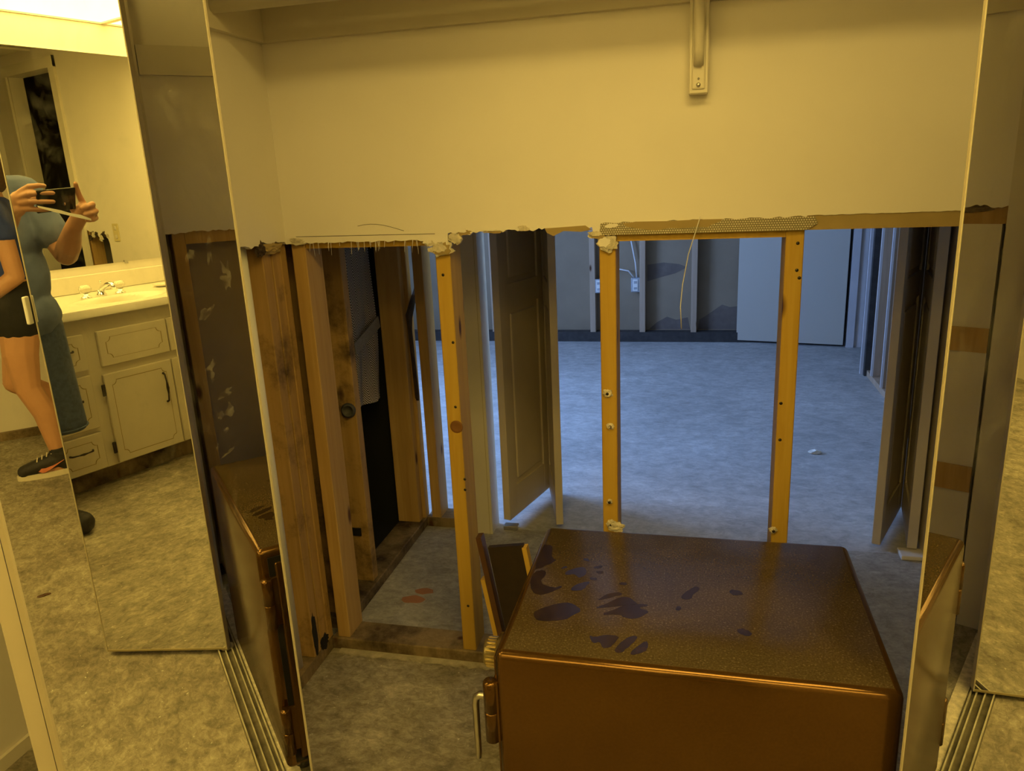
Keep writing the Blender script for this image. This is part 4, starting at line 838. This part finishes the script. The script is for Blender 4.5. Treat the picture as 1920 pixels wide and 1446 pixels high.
# phone and paper in the hands (the phone hangs just behind the lens plane)
PH = bpy.data.objects.new('phone', None); link(PH, None, (0, 0, EYE)); PH.matrix_world = cam.matrix_world.copy(); tag(PH, 'black phone held sideways by the photographer', 'phone')
def cambox(name, x0, x1, y0, y1, z0, z1, m, bev=0.0, par=PH):
    bm = bmesh.new(); box_bm(bm, x0, x1, y0, y1, z0, z1, bev, 2); me = bpy.data.meshes.new(name); bm.to_mesh(me); bm.free(); me.materials.append(m)
    o = bpy.data.objects.new(name, me); col.objects.link(o); o.parent = par; return o
cambox('phone_body', -0.036, 0.116, -0.054, 0.024, 0.0075, 0.0165, PHONEB, 0.0035)
cambox('screen', -0.032, 0.112, -0.050, 0.020, 0.01655, 0.0168, simple('phone_screen', (0.05, 0.05, 0.05), 0.1))
for k, (x, y) in enumerate(((-0.002, 0.0), (-0.002, -0.018), (0.014, -0.030))):
    bm = bmesh.new(); bmesh.ops.create_cone(bm, cap_ends=True, segments=20, radius1=0.0055, radius2=0.0050, depth=0.002, matrix=Matrix.Translation((x, y, 0.0066)))
    me = bpy.data.meshes.new('lens'); bm.to_mesh(me); bm.free(); me.materials.append(CHROME if k == 2 else PHONEB); o = bpy.data.objects.new('lens', me); col.objects.link(o); o.parent = PH
PP = prism('paper_slip', [(0.120, 1.302), (0.118, 1.296), (0.070, 1.278), (0.02, 1.262), (-0.058, 1.238), (-0.06, 1.243), (-0.02, 1.262), (0.02, 1.272), (0.045, 1.282), (0.075, 1.290)], 'y', 0.018, 0.0192, PAPERW); tag(PP, 'crumpled white paper slip pinched under the phone', 'paper')

# ---- second person, seen in the left mirror: black shorts, sneakers
P2 = empty('person', (2.46, 0.52, 0)); tag(P2, 'person in black shorts, royal blue top and black sneakers reflected at the far left', 'person')
YAWW = PI
bm = bmesh.new()
Lw = head(bm, (2.46, 0.49, 1.52), YAWW, 0.93)
cap(bm, (2.46, 0.52, 1.32), 0.048, (2.46, 0.505, 1.44), 0.045)
ell(bm, (2.46, 0.53, 1.14), (0.130, 0.090, 0.18)); ell(bm, (2.46, 0.53, 0.93), (0.145, 0.105, 0.15)); cap(bm, (2.335, 0.53, 1.28), 0.042, (2.585, 0.53, 1.28), 0.042)
chain(bm, [((2.325, 0.53, 1.27), 0.045), ((2.295, 0.552, 0.985), 0.038), ((2.30, 0.46, 0.925), 0.036), ((2.34, 0.33, 0.900), 0.026), ((2.36, 0.27, 0.895), 0.024)])
chain(bm, [((2.595, 0.53, 1.27), 0.045), ((2.625, 0.55, 0.985), 0.038), ((2.59, 0.43, 0.93), 0.036), ((2.53, 0.32, 0.915), 0.026), ((2.50, 0.27, 0.91), 0.024)])
for wx, sx in ((2.36, 1), (2.50, -1)):
    for k in range(4):
        z = 0.925 - 0.019 * k; chain(bm, [((wx, 0.262, z), 0.010), ((wx + sx * 0.006, 0.225, z), 0.0090), ((wx + sx * 0.022, 0.200, z - .004), 0.0080)])
    chain(bm, [((wx, 0.275, 0.912), 0.012), ((wx + sx * 0.028, 0.245, 0.930), 0.0095), ((wx + sx * .034, 0.22, 0.933), 0.008)])
chain(bm, [((2.385, 0.53, 0.82), 0.094), ((2.375, 0.500, 0.62), 0.078), ((2.370, 0.500, 0.45), 0.056), ((2.370, 0.545, 0.32), 0.052), ((2.370, 0.565, 0.10), 0.033)])
chain(bm, [((2.545, 0.53, 0.82), 0.094), ((2.555, 0.490, 0.62), 0.078), ((2.56, 0.440, 0.45), 0.056), ((2.56, 0.62, 0.33), 0.052), ((2.56, 0.70, 0.10), 0.033)])
chain(bm, [((2.37, 0.575, 0.045), 0.034), ((2.37, 0.42, 0.030), 0.028)]); chain(bm, [((2.56, 0.71, 0.045), 0.034), ((2.56, 0.555, 0.030), 0.028)])
fuse('body', bm, 0.005, SKINW, P2, 4)
bm = bmesh.new(); ell(bm, (2.46, 0.53, 1.15), (0.152, 0.112, 0.20)); ell(bm, (2.46, 0.53, 1.02), (0.150, 0.115, 0.15)); cap(bm, (2.335, 0.53, 1.275), 0.054, (2.585, 0.53, 1.275), 0.054)
chain(bm, [((2.325, 0.53, 1.27), 0.056), ((2.312, 0.54, 1.185), 0.056)]); chain(bm, [((2.595, 0.53, 1.27), 0.056), ((2.608, 0.54, 1.185), 0.056)])
fuse('blue_top', bm, 0.008, ROYAL, P2, 3)
bm = bmesh.new(); ell(bm, (2.465, 0.53, 0.90), (0.170, 0.130, 0.11)); chain(bm, [((2.385, 0.53, 0.85), 0.110), ((2.378, 0.518, 0.765), 0.104)]); chain(bm, [((2.545, 0.53, 0.85), 0.110), ((2.55, 0.49, 0.765), 0.104)])
so_ = fuse('black_shorts', bm, 0.008, BLACKC, P2, 3)
for v in so_.data.vertices:
    if v.co.z < 0.700: v.co.z = 0.700
bm = bmesh.new(); ell(bm, Lw(0, -0.030, 0.045), (0.082, 0.086, 0.084)); ell(bm, Lw(0, -0.065, -0.05), (0.075, 0.055, 0.12)); fuse('hair', bm, 0.006, HAIRB, P2, 2)
for x in (-0.030, 0.030): lathe('eye', Lw(x, 0.080, 0.006), [(0.0, -0.004), (0.009, 0.0), (0.007, 0.004), (0.0, 0.006)], (0, -1, 0), EYEW, P2, 10)
for cx, dy in ((2.37, 0.0), (2.56, 0.135)):
    tube('sock', [(cx, 0.568 + dy, 0.085), (cx, 0.566 + dy, 0.135)], 0.0385, BLACKC, P2, 16)
    bm = bmesh.new(); ell(bm, (cx, 0.585 + dy, 0.060), (0.042, 0.060, 0.045)); cap(bm, (cx, 0.575 + dy, 0.075), 0.044, (cx, 0.480 + dy, 0.056), 0.040); cap(bm, (cx, 0.48 + dy, 0.055), 0.040, (cx, 0.412 + dy, 0.040), 0.034)
    cap(bm, (cx, 0.585 + dy, 0.09), 0.043, (cx, 0.565 + dy, 0.105), 0.042)
    sh = fuse('sneaker', bm, 0.006, SHOE, P2, 2)
    for v in sh.data.vertices:
        if v.co.z < 0.018: v.co.z = 0.018
    outl = [(cx + 0.043 * math.cos(t) * (1.0 if math.sin(t) > -0.2 else 0.92), 0.508 + dy + 0.134 * math.sin(t)) for t in [2 * PI * k / 28 for k in range(28)]]
    prism('sole', outl, 'z', 0.0, 0.026, SOLE, sh)
    sw = [(0.470, 0.040), (0.492, 0.030), (0.530, 0.046), (0.585, 0.078), (0.535, 0.058), (0.500, 0.050), (0.484, 0.052)]
    prism('side_stripe', [(y + dy, z) for y, z in sw], 'x', cx - 0.0465, cx - 0.0385, CORAL, sh)
    for k in range(4): tube('lace', [(cx - .026, 0.470 + dy + .022 * k, 0.085 + .009 * k), (cx, 0.474 + dy + .022 * k, 0.098 + .009 * k), (cx + .026, 0.470 + dy + .022 * k, 0.085 + .009 * k)], 0.0028, SOLE, sh, 6)
bpy.context.view_layer.update()
